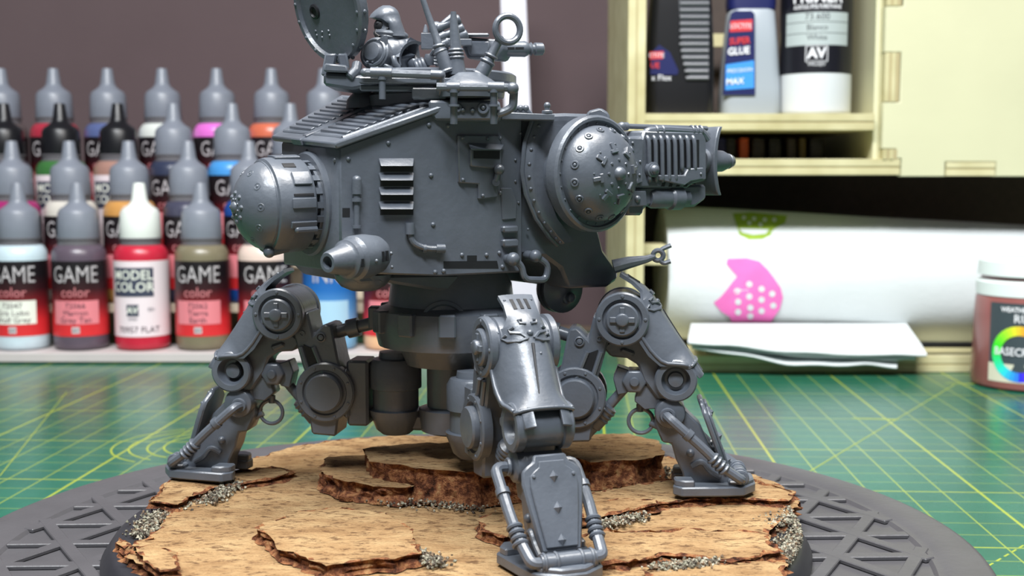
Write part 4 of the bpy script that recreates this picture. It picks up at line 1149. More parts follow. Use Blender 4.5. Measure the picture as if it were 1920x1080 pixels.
for x in (1228, 1240, 1296, 1304, 1312): mb.torus(gp(x, 245, -.1), bf, .085, .03, 14, 6)
P.part('thick_hose', mb, PLASTIC, gun)
mb = MB().tube([gp(1150, 236, -.45), gp(1325, 241, -.45)], .05, 8); mb.ball(gp(1166, 237, -.45), .09); mb.cyl(gp(1168, 237, -.45), gp(1176, 237, -.45), .08); P.part('thin_rod', mb, PLASTIC, gun)
mb = MB(); studs(mb, [(1200, 303), (1199, 328), (1314, 326), (1186, 268), (1186, 340)], G + bs * .07, bs, .03, .03); P.part('studs', mb, PLASTIC, gun, kind='stuff')
# curved blast shield and nozzle
gm = gp(1318, 302, -.5); lo = []
for i in range(11):
    a = -1.0 + 2.0 * i / 10
    zc = gm.z; h = .70
    wd = .33 * cos(a * .6); z = zc + h * sin(a) / sin(1.0)
    fw_ = bf * (.18 * (1 - cos(a)) * 2.2)
    lo.append([V((gm.x, gm.y, z)) + fw_ + bs * t + bf * .0 for t in (wd, wd * .5, -wd * .5, -wd)] + [V((gm.x, gm.y, z)) + fw_ + bs * t + bf * .10 for t in (-wd, -wd * .5, wd * .5, wd)])
P.part('blast_shield', MB().loft(lo, True, True), PLASTIC, gun, bevel=.015)
mb = MB().lathe(gm - bf * .1, bf, [(0, .26), (.30, .26), (.33, .23), (.60, .22), (.78, .15), (.80, .16), (.90, .12), (.92, .10), (.92, .06), (.80, .05), (.80, .01)], 22); P.part('nozzle', mb, PLASTIC, gun)

# hook arm at the front
mb = MB(); h_ = [at(x, y, 23.4) for x, y in ((1150, 500), (1180, 492), (1212, 486), (1228, 480))]
mb.tube(h_, [.14, .12, .075, .06], 10)
mb.torus(at(1234, 479, 23.4), (0, 1, .1), .10, .05, 18, 8)
mb.tube([at(x, y, 23.4) for x, y in ((1236, 472), (1243, 466), (1258, 460))], .045, 8, bend=.05); mb.tube([at(x, y, 23.4) for x, y in ((1236, 487), (1244, 494), (1257, 490))], .045, 8, bend=.05)
P.part('tow_hook', mb, PLASTIC)

# ---- hip core under the hull
cc = B(0, 0, 0)
mb = MB().lathe(cc, UP, [(1.0 + WZ, .45), (1.06 + WZ, .62), (1.5 + WZ, .66), (1.55 + WZ, .5), (2.35 + WZ, .5), (2.4 + WZ, .9), (2.75 + WZ, 1.05), (2.8 + WZ, 1.45), (3.2 + WZ, 1.55), (3.5 + WZ, 1.5), (3.6 + WZ, 1.25), (4.0 + WZ, 1.2), (4.4 + WZ, 1.0)], 30)
core = P.part('hip_core', mb, PLASTIC)
mb = MB()
for i in range(12):
    a = 2 * pi * i / 12; d = V((cos(a), sin(a), 0)); P.part('core_lug', MB().box(cc + d * 1.52 + UP * (3.32 + WZ), d * .12, V((-d.y, d.x, 0)) * .16, UP * .22), PLASTIC, core, bevel=.03)
mb = MB().lathe(at(832, 610, 22.6) + V((0, .1, 0)), (0, -1, 0), [(0, .46), (.06, .46), (.08, .40), (.04, .36), (.04, .02)], 26); P.part('core_ring', mb, PLASTIC, core)

# ---- legs
def LP(x, y): return ((848 - x) / 91, (888 - y) / 91)
def l3(x, y, t): r, z = LP(x, y); return V((r, t, z))
class LegPlace(Place): pass
LO = V((0, 0, 0))
legparts = []
def lmesh(name, mb, bevel=0, smooth=35, m=None): legparts.append((name, mb.mesh(name, m or PLASTIC, LO, bevel, smooth)))
T = (0, 1, 0)
def lprism(mb, pxs, t0, t1): mb.prism([l3(x, y, t0) for x, y in pxs], (0, t1 - t0, 0))
mb = MB()
lprism(mb, [(558, 600), (579, 677), (588, 700), (583, 728), (590, 770), (594, 801), (640, 804), (644, 775), (660, 745), (662, 715), (655, 692), (646, 662), (634, 600), (619, 598), (600, 618), (590, 575)], -.40, .40)
me_leg = mb.mesh('leg', PLASTIC, LO, .04)
U_, Lh, A_ = l3(540, 580, 0), l3(622, 722, 0), l3(446, 688, 0)
for s_ in (-1, 1):
    d = V((0, s_, 0))
    mb = MB().lathe(Lh, d, [(.3, .60), (.46, .60), (.49, .57), (.49, .46), (.45, .43), (.45, .38), (.56, .38), (.60, .35), (.61, .02)], 32)
    for i in range(8):
        a = 2 * pi * (i + .5) / 8; mb.dome(Lh + V((.52 * cos(a), s_ * .485, .52 * sin(a))), d, .035, .03, 8, 2)
    lmesh('hub_disc', mb)
    mb = MB().lathe(U_, d, [(.0, .50), (.42, .50), (.44, .46), (.48, .46), (.50, .52), (.60, .52), (.63, .49), (.63, .39), (.56, .36), (.56, .32), (.66, .32), (.69, .29), (.69, .02)], 36)
    for i in range(4):
        a = pi / 2 * i; mb.dome(U_ + V((.44 * cos(a), s_ * .625, .44 * sin(a))), d, .04, .03, 8, 2)
    lmesh('knee_joint', mb)
    mb = MB(); mb.box(U_ + d * .70, (.24, 0, 0), (0, .035, 0), (0, 0, .055)); mb.lathe(U_ + d * .66, d, [(0, .13), (.09, .13), (.11, .10), (.11, .01)], 16); mb.box(U_ + d * .69, (.05, 0, 0), (0, .025, 0), (0, 0, .24))
    lmesh('joint_cap', mb, bevel=.012)
    # slot rails, bracket pins
    mb = MB(); mb.tube([l3(601, 640, s_ * .42), l3(620, 688, s_ * .42)], .05, 8); mb.tube([l3(577, 640, s_ * .42), l3(594, 694, s_ * .42)], .05, 8)
    for x, y in ((580, 616), (587, 692), (614, 672)): mb.lathe(l3(x, y, s_ * .38), d, [(0, .06), (.05, .06), (.05, .035), (.03, .03), (.03, .005)], 12)
    mb.lathe(l3(615, 622, s_ * .38), d, [(0, .10), (.05, .10), (.06, .08), (.03, .06), (.06, .05), (.07, .01)], 16)
    lmesh('femur_rib', mb)
    mb = MB().lathe(A_, d, [(0, .36), (.32, .36), (.34, .41), (.47, .41), (.50, .38), (.50, .28), (.36, .26), (.30, .21), (.30, .16), (.38, .14), (.40, .02)], 32); lmesh('ankle_joint', mb)
mb = MB(); lprism(mb, [(582, 636), (597, 642), (614, 688), (598, 692)], -.425, .425); lmesh('femur_slot', mb, m=SHADEPL)
mb = MB(); mb.tube([l3(617, 622, 0), l3(650, 612, 0), l3(700, 600, 0)], .13, 12); mb.cyl(l3(655, 611, 0), l3(676, 606, 0), .19); lmesh('hip_link', mb)
mb = MB(); mb.lathe(V((1.15, 0, .95)), UP, [(0, .28), (.10, .40), (.36, .50), (.40, .52), (.50, .54), (.52, .46), (.92, .46), (.94, .52), (1.40, .52), (1.52, .45), (1.54, .34), (1.66, .32), (1.68, .02)], 28)
lmesh('hip_cylinder', mb)
mb = MB().box((1.85, 0, 1.8), (.22, 0, 0), (0, .36, 0), (0, 0, .66)); mb.box((2.06, 0, 1.8), (.06, 0, 0), (0, .44, 0), (0, 0, .5)); mb.box((.6, 0, 1.2), (.6, 0, 0), (0, .16, 0), (0, 0, .16)); lmesh('hip_block', mb, bevel=.05)
mb = MB(); a, b = l3(600, 786, 0), l3(522, 694, 0); ax = (b - a).normalized(); L_ = (b - a).length
mb.lathe(a, ax, [(-.1, .15), (.1, .16), (.12, .19), (.62, .19), (.64, .14), (.66, .10), (L_, .10)], 18)
for h in (.34, .44, .54): mb.torus(a + ax * h, ax, .18, .035, 18, 6)
lmesh('piston', mb)
mb = MB(); mb.lathe(l3(518, 694, -.30), T, [(0, .22), (.04, .25), (.56, .25), (.60, .22)], 6); lprism(mb, [(524, 676), (548, 668), (556, 690), (548, 720), (530, 716)], -.2, .2); lprism(mb, [(436, 700), (470, 690), (512, 705), (518, 730), (500, 745), (474, 742), (448, 735)], -.22, .22)
for s_ in (-1, 1): mb.lathe(l3(518, 694, s_ * .3), (0, s_, 0), [(0, .10), (.05, .10), (.06, .02)], 12)
lmesh('ankle_bracket', mb, bevel=.02)
mb = MB(); mb.torus(l3(506, 769, 0), T, .24, .04, 26, 8); mb.cyl(l3(508, 738, 0), l3(508, 752, 0), .07); mb.cyl(l3(490, 772, 0), l3(474, 780, 0), .06); lmesh('pull_ring', mb)
mb = MB(); lprism(mb, [(505, 600), (545, 610), (575, 632), (560, 650), (532, 652), (512, 664), (503, 690), (478, 725), (440, 730), (430, 690), (470, 640)], -.30, .30); lprism(mb, [(516, 640), (540, 632), (546, 640), (522, 652)], -.36, .36); lmesh('shin_core', mb, bevel=.04)
# armour plate over the shin
sec = [(3.36, 4.26, .31, .02), (3.60, 4.12, .29, .03), (3.82, 3.98, .30, .08), (3.97, 3.84, .42, .26), (4.07, 3.66, .54, .50), (4.25, 3.38, .585, .62), (4.45, 3.08, .58, .62), (4.62, 2.84, .55, .55), (4.74, 2.67, .53, .26), (4.83, 2.55, .51, .12)]
def armour(u, x, o=0):                      # u along the plate 0..1, x across -1..1
    k = u * (len(sec) - 1); j = min(int(k), len(sec) - 2); t = k - j
    a = [sec[j][i] * (1 - t) + sec[j + 1][i] * t for i in range(4)]
    d = V((sec[j + 1][0] - sec[j][0], 0, sec[j + 1][1] - sec[j][1])).normalized(); n = V((-d.z, 0, d.x))  # outward
    if n.x < 0: n = -n
    return V((a[0], 0, a[1])) + V((0, a[2] * x, 0)) - n * (a[3] * abs(x) ** 2.8) + n * o
N_ = 9; lo = []
for k in range(28):
    u = k / 27
    lo.append([armour(u, -1 + 2 * i / (N_ - 1)) for i in range(N_)] + [armour(u, 1 - 2 * i / (N_ - 1), -.07) for i in range(N_)])
lmesh('shin_armour', MB().loft(lo), smooth=40)
mb = MB()
for s_ in (-1, 1): mb.tube([armour(u / 20, s_ * .985, .0) for u in range(7, 20)], .04, 6)
mb.tube([armour(.985, -1 + i / 8, .0) for i in range(17)], .035, 6)
for s_ in (-1, 1):
    q = [armour(1, s_ * x, 0) for x in (.45, .80)]; e = [armour(.94, s_ * x, 0) for x in (.45, .80)]
    dn_ = V((.15, 0, -.24)); mb.prism([e[0], e[1], q[1] + dn_, q[0] + dn_], V((-.07, 0, -.04)))
lmesh('armour_rim', mb, bevel=.01)
mb = MB()
for x in (-.42, 0, .42): mb.prism([armour(.06, x - .10, .012), armour(.06, x + .10, .012), armour(.17, x + .10, .012), armour(.17, x - .10, .012)], V((-.02, 0, -.02)))
lmesh('tab_slots', mb, m=SHADEPL)
mb = MB()
for s_ in (-1, 1):
    mb.tube([armour(u, s_ * x, .01) for u, x in ((.47, .10), (.43, .30), (.40, .62), (.37, .70), (.36, .55))], .03, 6)
    mb.tube([armour(u, s_ * x, .01) for u, x in ((.47, .12), (.48, .35), (.46, .66), (.43, .80), (.41, .72))], .03, 6)
    mb.tube([armour(u, s_ * x, .01) for u, x in ((.34, .10), (.33, .35), (.30, .42), (.30, .25))], .025, 6)
    mb.dome(armour(.06, s_ * .8), (.4, 0, .9), .03, .02, 6, 2); mb.dome(armour(.97, s_ * .8), (.9, 0, .4), .03, .03, 6, 2); mb.dome(armour(.97, s_ * .6), (.9, 0, .4), .03, .03, 6, 2)
mb.dome(armour(.43, 0), (.85, 0, .5), .06, .05, 8, 3); mb.dome(armour(.56, .2), (.85, 0, .5), .025, .02, 6, 2)
lmesh('winged_emblem', mb)
lmesh('emblem_groove', MB().tube([armour(.50 + .32 * i / 8, -.02 * i + .02, -.008) for i in range(9)], [.034, .014], 6), m=SHADEPL)  # dark line gives the incised groove its shade
# lower leg
mb = MB(); lprism(mb, [(438, 735), (478, 722), (482, 770), (468, 802), (452, 804), (444, 832), (432, 856), (428, 882), (350, 882), (346, 862), (386, 806), (402, 770)], -.27, .27)
mb.lathe(l3(455, 748, -.42), T, [(0, .26), (.05, .30), (.79, .30), (.84, .26)], 20); lmesh('lower_leg', mb, bevel=.04)
so = V((5.37, 0, .36)); st = V((4.84, 0, 1.80)); sa = (st - so).normalized(); sn = V((sa.z, 0, -sa.x)); SL = (st - so).length
def shp(t, h, o=0): return so + sa * (h * SL / 1.55) + V((0, t, 0)) + sn * o
sh_o = [(-.28, 1.55), (.28, 1.55), (.30, 1.44), (.40, 1.38), (.50, 1.30), (.52, 1.1), (.48, .8), (.34, 0), (-.34, 0), (-.48, .8), (-.52, 1.1), (-.50, 1.30), (-.40, 1.38), (-.30, 1.44)]
mb = MB().prism([shp(t, h, .0) for t, h in sh_o], sn * .10); lmesh('shield_plate', mb, bevel=.03)
mb = MB().prism([shp(t * .78, .06 + h * .89, .10) for t, h in sh_o], sn * .05); lmesh('shield_panel', mb, bevel=.015, smooth=25)
mb = MB()
for h in (1.18, .68, .17):
    c = shp(0, h, .15); mb.add([c + V((0, -.075, 0)), c + sa * .10, c + V((0, .075, 0)), c - sa * .10, c + sn * .07], [[0, 1, 4], [1, 2, 4], [2, 3, 4], [3, 0, 4], [0, 3, 2, 1]])
lmesh('shield_spikes', mb, smooth=5)
mb = MB()
for t in (-.34, .34): mb.dome(shp(t, 1.2, .15), sn, .035, .03, 8, 2)
lmesh('studs', mb)
mb = MB(); fr = []
for s_ in (-1, 1): fr.append([V((4.25, s_ * .40, 1.50)), V((4.28, s_ * .70, 1.52)), V((4.92, s_ * .70, .96)), V((5.30, s_ * .66, .58)), V((5.68, s_ * .60, .32)), V((5.68, s_ * .42, .31))])
mb.tube(fr[0], .095, 10, bend=.2); mb.tube(fr[1], .095, 10, bend=.2)
for s_ in (-1, 1):
    ax = (V((5.30, s_ * .66, .58)) - V((4.92, s_ * .70, .96))).normalized()
    for h in (.30, .40, .50, .60): mb.torus(V((4.92, s_ * .70, .96)) + ax * h, ax, .105, .035, 16, 6)
    mb.cyl(V((4.62, s_ * .70, 1.23)), V((4.70, s_ * .70, 1.16)), .12); mb.torus(V((4.27, s_ * .46, 1.51)), T, .12, .04, 16, 6)
mb.cyl((5.68, -.46, .31), (5.68, .46, .31), .135)
for t in (-.40, -.20, .22, .40): mb.torus((5.68, t, .31), T, .135, .03, 18, 6)
for t in (-.10, .06): mb.box((5.70, t, .24), (.1, 0, 0), (0, .05, 0), (0, 0, .05))
lmesh('hydraulic_frame', mb)
mb = MB()
for s_ in (-1, 1): mb.tube([V((4.75, s_ * .29, .5)), V((4.95, s_ * .33, .62)), V((5.1, s_ * .30, .40)), V((5.3, s_ * .30, .3))], .055, 8, bend=.1); mb.ball((4.72, s_ * .28, .75), .08)
lmesh('ankle_hoses', mb)
mb = MB()
toe = [(5.98, -.22), (5.98, .22), (5.74, .58), (5.4, .66), (4.55, .78), (4.38, .60), (4.42, .34), (5.25, .30), (5.25, -.30), (4.42, -.34), (4.38, -.60), (4.55, -.78), (5.4, -.66), (5.74, -.58)]
mb.prism([V((r, t, 0)) for r, t in toe], (0, 0, .19))
for s_ in (-1, 1): mb.prism([V((r, s_ * t, .17)) for r, t in ((4.40, .36), (4.42, .62), (4.60, .74), (4.80, .70), (4.76, .36))], (0, 0, .14))
mb.prism([V((r, t, .17)) for r, t in ((5.95, -.2), (5.95, .2), (5.72, .52), (5.45, .5), (5.45, -.5), (5.72, -.52))], (0, 0, .10))
lmesh('foot', mb, bevel=.028, smooth=25)
for az in (172, -6, -69.5, 84):
    lg = link('leg', me_leg, wk, V((cos(radians(az)) * .22, sin(radians(az)) * .22, -.16)) if az == -69.5 else (0, 0, 0)); lg.rotation_euler.z = radians(az)
    for nm, me in legparts: link(nm, me, lg)
# ---- turret ring on the hull, open hatch, mast and rails
tc = B(-.45, 0, 0)
mb = MB().lathe(tc, UP, [(9.62, 1.22), (10.05, 1.22), (10.07, 1.12), (10.24, 1.12), (10.25, 1.60), (10.30, 1.66), (10.44, 1.66), (10.48, 1.60), (10.48, 1.0), (10.25, .98), (10.25, .02)], 40)
tur = P.part('turret_ring', mb, PLASTIC)
mb = MB().prism([at(x, y, 22.1) for x, y in ((606, 136), (700, 142), (700, 160), (660, 168), (606, 160))], (0, 1.3, 0)); P.part('hinge_block', mb, PLASTIC, tur, bevel=.05)
mb = MB().prism([at(x, y, 22.0) for x, y in ((608, 118), (650, 122), (652, 136), (606, 134))], (0, 1.0, 0))
mb.tube([at(654, 146, 22.1), at(668, 132, 22.2), at(670, 118, 22.3)], .10, 10)
P.part('hinge_bar', mb, PLASTIC, tur, bevel=.03)
mb = MB()
for Yq, y0, x1 in ((21.95, 153, 830), (22.0, 167, 830)):
    pass
mb.box(at(765, 152, 21.75), V((.85, .10, 0)), V((0, .12, 0)), (0, 0, .055)); P.part('ledge_bar', mb, PLASTIC, tur, bevel=.02)
mb = MB().box(at(745, 166, 21.8), V((.65, .06, 0)), V((0, .1, 0)), (0, 0, .05)); mb.box(at(805, 176, 21.75), V((.30, .02, 0)), V((0, .1, 0)), (0, 0, .10)); P.part('ledge_bar', mb, PLASTIC, tur, bevel=.02)
# hatch lid standing open
hc = at(618, 14, 22.6); hn = V((-sin(radians(47)), -cos(radians(47)), -.26)).normalized()
mb = MB().lathe(hc, hn, [(-.14, .93), (-.10, 1.0), (.06, 1.02), (.10, .98), (.10, .90), (.03, .87), (.03, .02)], 44)
mb.lathe(hc, -hn, [(.12, .98), (.22, .86), (.30, .5), (.32, .02)], 32)
lid = P.part('hatch_lid', mb, PLASTIC, tur, smooth=40)
hu = (UP - hn * UP.dot(hn)).normalized(); hv = hn.cross(hu)
mb = MB()
for i in range(18):
    a = 2 * pi * i / 18; mb.dome(hc + hn * .10 + (hu * cos(a) + hv * sin(a)) * .94, hn, .035, .03, 8, 2); mb.dome(hc - hn * .02 + (hu * cos(a) + hv * sin(a)) * 1.01, hu * cos(a) + hv * sin(a), .04, .04, 8, 2)
P.part('lid_studs', mb, PLASTIC, lid, kind='stuff')
c = hit(591, 22, hc + hn * .03, hn); mb = MB().lathe(c, hn, [(0, .14), (.03, .14), (.05, .10), (.01, .08), (.01, .01)], 16); P.part('peep_hole', mb, SHADEPL, lid)
mb = MB()
for x, y in ((594, 66), (604, 70), (618, 66), (592, 58), (616, 58), (604, 60)): mb.dome(hit(x, y, hc + hn * .03, hn), hn, .03, .025, 6, 2)
P.part('rivets', mb, PLASTIC, lid, kind='stuff')
mb = MB(); mb.box(at(618, 122, 22.45), V((.11, 0, 0)), V((0, .10, 0)), V((.04, 0, .20))); mb.box(at(646, 122, 22.45), V((.09, 0, 0)), V((0, .10, 0)), V((-.03, 0, .20))); P.part('hinge_arm', mb, PLASTIC, tur, bevel=.03)

# hand rails
Yr = 21.45
mb = MB(); a, b = at(684, 136, Yr), at(826, 141, Yr); mb.tube([a, b], .075, 10); mb.cyl(at(695, 136, Yr), at(735, 137, Yr), .095); mb.cyl(at(808, 140, Yr), b, .09); mb.ball(b, .09); mb.ball(a, .08)
mb.cyl(at(717, 138, Yr), at(717, 186, Yr), .06); mb.cyl(at(717, 144, Yr), at(717, 150, Yr), .08); mb.tube([b, b + V((-.02, .25, -.3))], .07)
P.part('hand_rail', mb, PLASTIC, tur)
Yr = 21.15
mb = MB(); mb.tube([at(819, 163, Yr), at(950, 164, Yr), at(964, 166, Yr + .05), at(962, 200, Yr + .1), at(950, 208, Yr + .1), at(932, 214, Yr + .1)], .075, 10, bend=.08)
mb.cyl(at(915, 163, Yr), at(945, 164, Yr), .095); mb.ball(at(961, 166, Yr), .11); mb.cyl(at(838, 163, Yr), at(862, 163, Yr), .09)
for x in (851, 926): mb.cyl(at(x, 164, Yr), at(x, 232, Yr + .1), .065); mb.cyl(at(x, 196, Yr), at(x, 200, Yr), .10); mb.cyl(at(x, 168, Yr), at(x, 174, Yr), .09)
P.part('hand_rail', mb, PLASTIC, tur)
# stowage ledge under the rail
mb = MB().prism([at(x, y, 21.6) for x, y in ((803, 188), (936, 188), (940, 206), (938, 226), (815, 226), (804, 206))], (0, 1.4, 0)); st_ = P.part('stowage_box', mb, PLASTIC, tur, bevel=.04)
mb = MB()
for x, y in ((868, 206), (886, 207), (906, 202)): mb.dome(at(x, y, 21.6), (0, -1, .1), .05, .06, 8, 3)
mb.torus(at(906, 203, 21.58), (0, -1, 0), .08, .03, 14, 6); mb.torus(at(858, 202, 21.58), (0, -1, 0), .06, .025, 14, 6)
P.part('box_bolts', mb, PLASTIC, st_)
mb = MB().prism([at(x, y, 22.2) for x, y in ((940, 210), (1040, 214), (1040, 226), (940, 224))], (0, 1.6, 0)); mb.prism([at(x, y, 22.4) for x, y in ((950, 202), (992, 203), (1000, 213), (948, 212))], (0, .6, 0))
mb.cyl(at(1026, 212, 22.3), at(1026, 194, 22.3), .05); mb.ball(at(1026, 198, 22.3), .065); mb.cyl(at(1026, 214, 22.3), at(1026, 207, 22.3), .10)
for x in (956, 966, 976, 986): mb.ball(at(x, 203, 22.3), .06)
P.part('front_roof', mb, PLASTIC, tur, bevel=.015)
# mast base
Ym = 22.0; mc = at(880, 170, Ym)
zz = lambda py: at(880, py, Ym).z - mc.z
mb = MB().lathe(mc, UP, [(zz(186), .40), (zz(184), .62), (zz(172), .64), (zz(168), .60), (zz(160), .55), (zz(150), .42), (zz(141), .29), (zz(137), .24), (zz(136), .01)], 32)
mast = P.part('mast_base', mb, PLASTIC, tur, smooth=45)
def mount(name, px, rr, Y=22.0, rings=()):
    pts = [at(x, y, Y) for x, y in px]; mb = MB()
    mb.tube(pts, rr, 12)
    for x, y, r, w_ in rings:
        c = at(x, y, Y); i = min(range(len(px) - 1), key=lambda k: abs((px[k][1] + px[k + 1][1]) / 2 - y)); d = (pts[i + 1] - pts[i]).normalized()
        mb.torus(c, d, r, w_, 16, 6)
    return mb
P.part('whip_aerial', mount('a', [(842, 136), (832, 110), (824, 92), (822, 82), (800, 20), (780, -40)], [.15, .13, .11, .07, .055, .045], rings=((836, 134, .15, .035), (826, 97, .10, .03), (823, 86, .09, .035))), PLASTIC, tur)
P.part('mast_post', mount('b', [(858, 140), (856, 112), (855, 92), (852, 60), (850, 22)], [.16, .13, .105, .085, .05], rings=((856, 108, .12, .03), (855, 101, .12, .03), (855, 94, .11, .03))), PLASTIC, tur)
mb = mount('c', [(902, 140), (914, 118), (919, 108), (934, 80)], [.14, .125, .09, .075], rings=((901, 141, .15, .035), (914, 116, .12, .03), (921, 105, .10, .03)))
cR = at(952, 55, 22.0); mb.torus(cR, V((.35, -.93, 0)), .235, .06, 28, 10, squash=1.0, up=V((.3, .1, 1)))
mb.ball(at(937, 76, 22.0), .09)
P.part('ring_aerial', mb, PLASTIC, tur)
# heavy gun behind the mast
Yg = 23.3
mb = MB().prism([at(x, y, Yg) for x, y in ((862, 68), (905, 72), (940, 74), (945, 92), (932, 112), (876, 110), (864, 84))], (.2, .45, 0)); hg = P.part('top_gun', mb, PLASTIC, tur, bevel=.03)
mb = MB().prism([at(x, y, Yg - .06) for x, y in ((872, 76), (918, 77), (918, 98), (912, 104), (880, 104))], (0, .08, 0)); mb.box(at(890, 66, Yg), (.28, 0, 0), (0, .1, 0), (0, 0, .03)); P.part('gun_cover', mb, PLASTIC, hg, bevel=.03)
a, b = at(930, 92, Yg + .25), at(1018, 92, Yg + .6); ax = (b - a).normalized(); L_ = (b - a).length
mb = MB().lathe(a, ax, [(0, .12), (.1, .13), (.2, .145), (.55 * L_, .15), (.60 * L_, .155), (.68 * L_, .12), (.70 * L_, .09), (.74 * L_, .13), (.76 * L_, .09), (.80 * L_, .09), (.82 * L_, .125), (L_ - .02, .12), (L_, .10), (L_, .05), (L_ - .15, .04), (L_ - .15, .01)], 20)
P.part('gun_barrel', mb, PLASTIC, hg)
mb = MB()
for h in (.3, .5): mb.box(a + ax * (L_ * h) + V((0, -.14, 0)), ax * .09, (0, .02, 0), (0, 0, .02))
P.part('barrel_slots', mb, SHADEPL, hg)
# stacked tubes of the sight
for i, (x, y) in enumerate(((838, 46), (845, 62), (852, 74), (832, 36))):
    if i == 3: continue
    c = at(x, y, 23.1); ax = V((1, .1, .42)).normalized()
    mb = MB().lathe(c - ax * .35, ax, [(0, .06), (.02, .09), (.22, .10), (.26, .075), (.42, .075), (.46, .10), (.60, .10), (.62, .08), (.62, .05), (.55, .02)], 14); P.part('sight_tube', mb, PLASTIC, hg)
mb = MB().tube([at(806, 70, 23.1), at(826, 50, 23.1), at(850, 30, 23.1)], .07, 8); mb.ball(at(818, 52, 23.1), .12); mb.box(at(820, 62, 23.2), (.13, 0, .05), (0, .1, 0), (-.03, 0, .09)); mb.box(at(802, 78, 23.1), (.12, 0, 0), (0, .1, 0), (0, 0, .15)); mb.cyl(at(798, 62, 23.1), at(798, 46, 23.1), .06, .02)
mb.cyl(at(836, 82, 23.1), at(838, 140, 23.1), .05); mb.cyl(at(828, 82, 23.1), at(829, 140, 23.1), .04); mb.box(at(850, 80, 23.1), (.35, 0, 0), (0, .1, 0), (0, 0, .06))
P.part('gun_cradle', mb, PLASTIC, hg, bevel=.01)

# ------------------------------------------------------------------ hooded crewman
Yc = 22.75
cw = thing('crew_figure', at(735, 150, Yc), 'hooded grey crew figure with round shoulder pads behind the turret rail', 'figure')
P = Place(cw, at(735, 150, Yc))
def pt(x, y, d=0): return at(x, y, Yc + d)
bones = [((742, 172, .05), .42), ((742, 140, .05), .40), ((740, 112, .05), .42), ((736, 88, .05), .30), ((731, 72, .05), .17), ((726, 56, .05), .19), ((724, 44, .05), .20), ((728, 32, .05), .17),
         ((704, 94, -.1), .19), ((696, 118, -.28), .15), ((716, 142, -.42), .12), ((734, 150, -.46), .09),
         ((768, 92, .05), .20), ((774, 118, -.2), .17), ((790, 128, -.3), .13), ((806, 114, -.3), .10)]
eds = [(0, 1), (1, 2), (2, 3), (3, 4), (4, 5), (5, 6), (6, 7), (3, 8), (8, 9), (9, 10), (10, 11), (3, 12), (12, 13), (13, 14), (14, 15)]
me = bpy.data.meshes.new('body'); me.from_pydata([(pt(*p) - P.o) * S for p, r in bones], eds, [])
body = link('body', me, cw); sk = me.skin_vertices
md = body.modifiers.new('skin', 'SKIN'); 
for i, (p, r) in enumerate(bones):
    me.skin_vertices[0].data[i].radius = (r * S, r * S); me.skin_vertices[0].data[i].use_root = (i == 0)
sb = body.modifiers.new('sub', 'SUBSURF'); sb.levels = 2; sb.render_levels = 2
me.materials.append(PLASTIC)
for p in me.polygons: p.use_smooth = True
md.use_smooth_shade = True
# hood: rings from the collar to the crown; the front of each ring is drawn out into the peak
lo = []
for y, xl, xr, hd, tl in ((67, 714, 763, .30, 0), (60, 714, 760, .29, 0), (52, 713, 757, .29, 0), (44, 711, 754, .29, 0), (38, 704, 752, .28, 0), (33, 692, 751, .25, 0), (27, 695, 749, .25, 0), (20, 702, 746, .23, 0), (14, 710, 740, .17, 0), (10, 718, 731, .07, 0)):
    c = (xl + xr) / 2; hx = (xr - xl) / 2; ring = []
    for i in range(20):
        a = 2 * pi * i / 20; ca, sa_ = cos(a), sin(a)
        k_ = 1.0
        wdt = hd * (abs(sa_) ** (.8)) * (1 if sa_ > 0 else -1) * (1 - .45 * max(0, -ca) ** 2)
        x = c + hx * ca
        if 38 < y < 68 and ca < -.2: x = c - hx * .15 + hx * (ca + .2) * .25        # opening of the hood
        ring.append(pt(x, y, .05 + wdt))
    lo.append(ring)
hood = P.part('hood', MB().loft(lo), PLASTIC, smooth=50)
mb = MB()
fc_ = pt(716, 49, .02)
mb.ball(fc_, .15, 14, 10); mb.dome(pt(709, 44, -.07), (-.9, -.3, 0), .05, .05, 10, 3); mb.dome(pt(708, 44, .10), (-.9, .2, 0), .05, .05, 10, 3)
mb.cyl(pt(712, 54, -.02), pt(705, 58, -.02), .07, .05); mb.tube([pt(707, 57, -.05), pt(704, 64, -.1), pt(712, 70, -.18)], .04, 8, bend=.05); mb.box(pt(708, 49, .02), (.03, 0, 0), (0, .02, 0), (0, 0, .05))
P.part('face_mask', mb, SHADEPL)  # darker tone paints the shade inside the hood
mb = MB(); cs = pt(732, 66, .05)
mb.torus(pt(733, 65, .05), V((.10, 0, 1)), .27, .06, 28, 10, squash=.9, up=V((1, 0, 0))); mb.torus(pt(731, 71, .05), V((.16, 0, 1)), .24, .05, 24, 8, up=V((1, 0, 0)))
P.part('scarf', mb, PLASTIC)
mb = MB(); mb.loft([[pt(732 + 30 * k * cos(2 * pi * i / 18), y, .05 + .34 * k * sin(2 * pi * i / 18)) for i in range(18)] for y, k in ((70, .7), (78, 1.0), (92, 1.22), (108, 1.22), (120, 1.1), (135, 1.08))]); P.part('robe', mb, PLASTIC, smooth=50)
pc = pt(703, 100, -.34); pn = V((-.42, -.86, .22)).normalized()
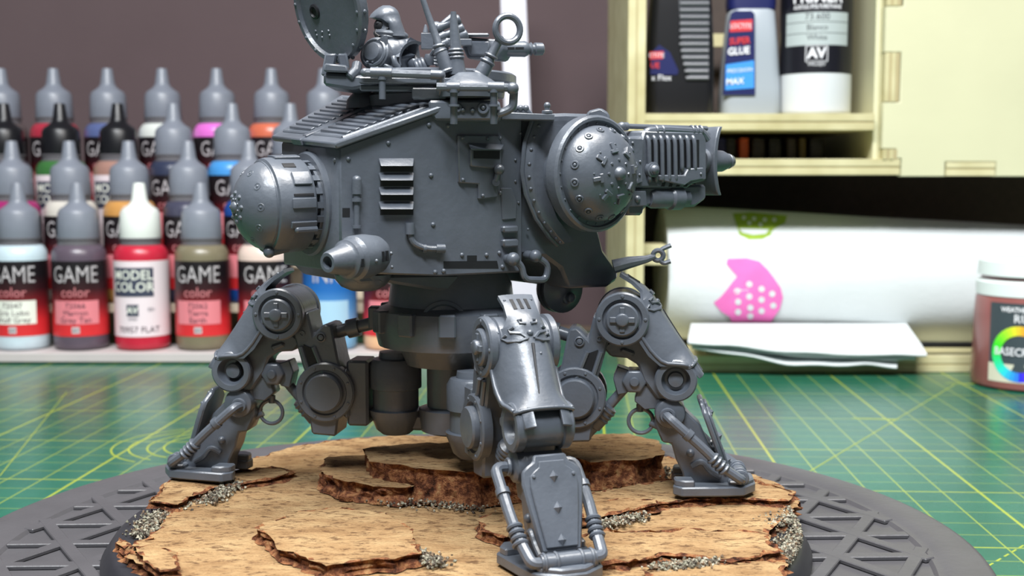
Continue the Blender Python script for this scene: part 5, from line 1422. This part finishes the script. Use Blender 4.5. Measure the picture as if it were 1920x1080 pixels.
mb = MB().lathe(pc, pn, [(-.22, .30), (-.05, .31), (.02, .30), (.04, .27), (.06, .27), (.08, .24), (.06, .20), (.12, .16), (.14, .08), (.14, .01)], 26)
for k in range(3): mb.dome(pc + pn * .06 + V((-.10 + .1 * k, -.06, -.18)), pn, .03, .03, 6, 2)
P.part('shoulder_pad', mb, PLASTIC)
lo = []
for i in range(9):
    a = -.3 + i / 8 * 2.3; lo.append([pt(762 - 30 * cos(a) * 1.0 + 16, 112 - 36 * sin(a), q) for q in (-.48, -.30, .1)] + [pt(762 - 26 * cos(a) + 16, 113 - 31 * sin(a), q) for q in (.1, -.30, -.44)])
P.part('shoulder_plate', MB().loft(lo, True, True), PLASTIC, smooth=50)
mb = MB(); mb.box(pt(718, 92, -.40), (.09, -.03, .05), (.02, .03, 0), (-.02, 0, .20)); mb.tube([pt(712, 116, -.42), pt(724, 124, -.44), pt(738, 130, -.44)], .045, 8); mb.tube([pt(738, 106, -.46), pt(740, 118, -.5), pt(748, 128, -.46)], .055, 8, bend=.08); P.part('chest_straps', mb, PLASTIC, bevel=.01)
mb = MB(); ga, gb = pt(782, 128, -.34), pt(806, 118, -.34); ax = (gb - ga).normalized()
for h in (.02, .08, .14): mb.torus(ga + ax * h, ax, .12, .04, 16, 8)
P.part('cuff', mb, PLASTIC)
mb = MB(); hb = pt(808, 112, -.34)
mb.loft([[hb + V((-.02 + .10 * cos(t) * k, -.02 + .07 * sin(t) * k, h)) for t in [2 * pi * i / 12 for i in range(12)]] for h, k in ((-.10, .7), (-.04, 1), (.04, 1.05), (.10, .8))])
for i in range(4): mb.tube([hb + V((.06, -.05, .09 - .055 * i)), hb + V((.14 - .008 * i, -.06, .09 - .058 * i)), hb + V((.15, .02, .08 - .058 * i)), hb + V((.09, .06, .08 - .058 * i))], .027, 6, bend=.04)
mb.tube([hb + V((0, -.06, .08)), hb + V((.05, -.1, .15)), hb + V((.11, -.07, .17))], .03, 6)
P.part('gloved_hand', mb, PLASTIC)
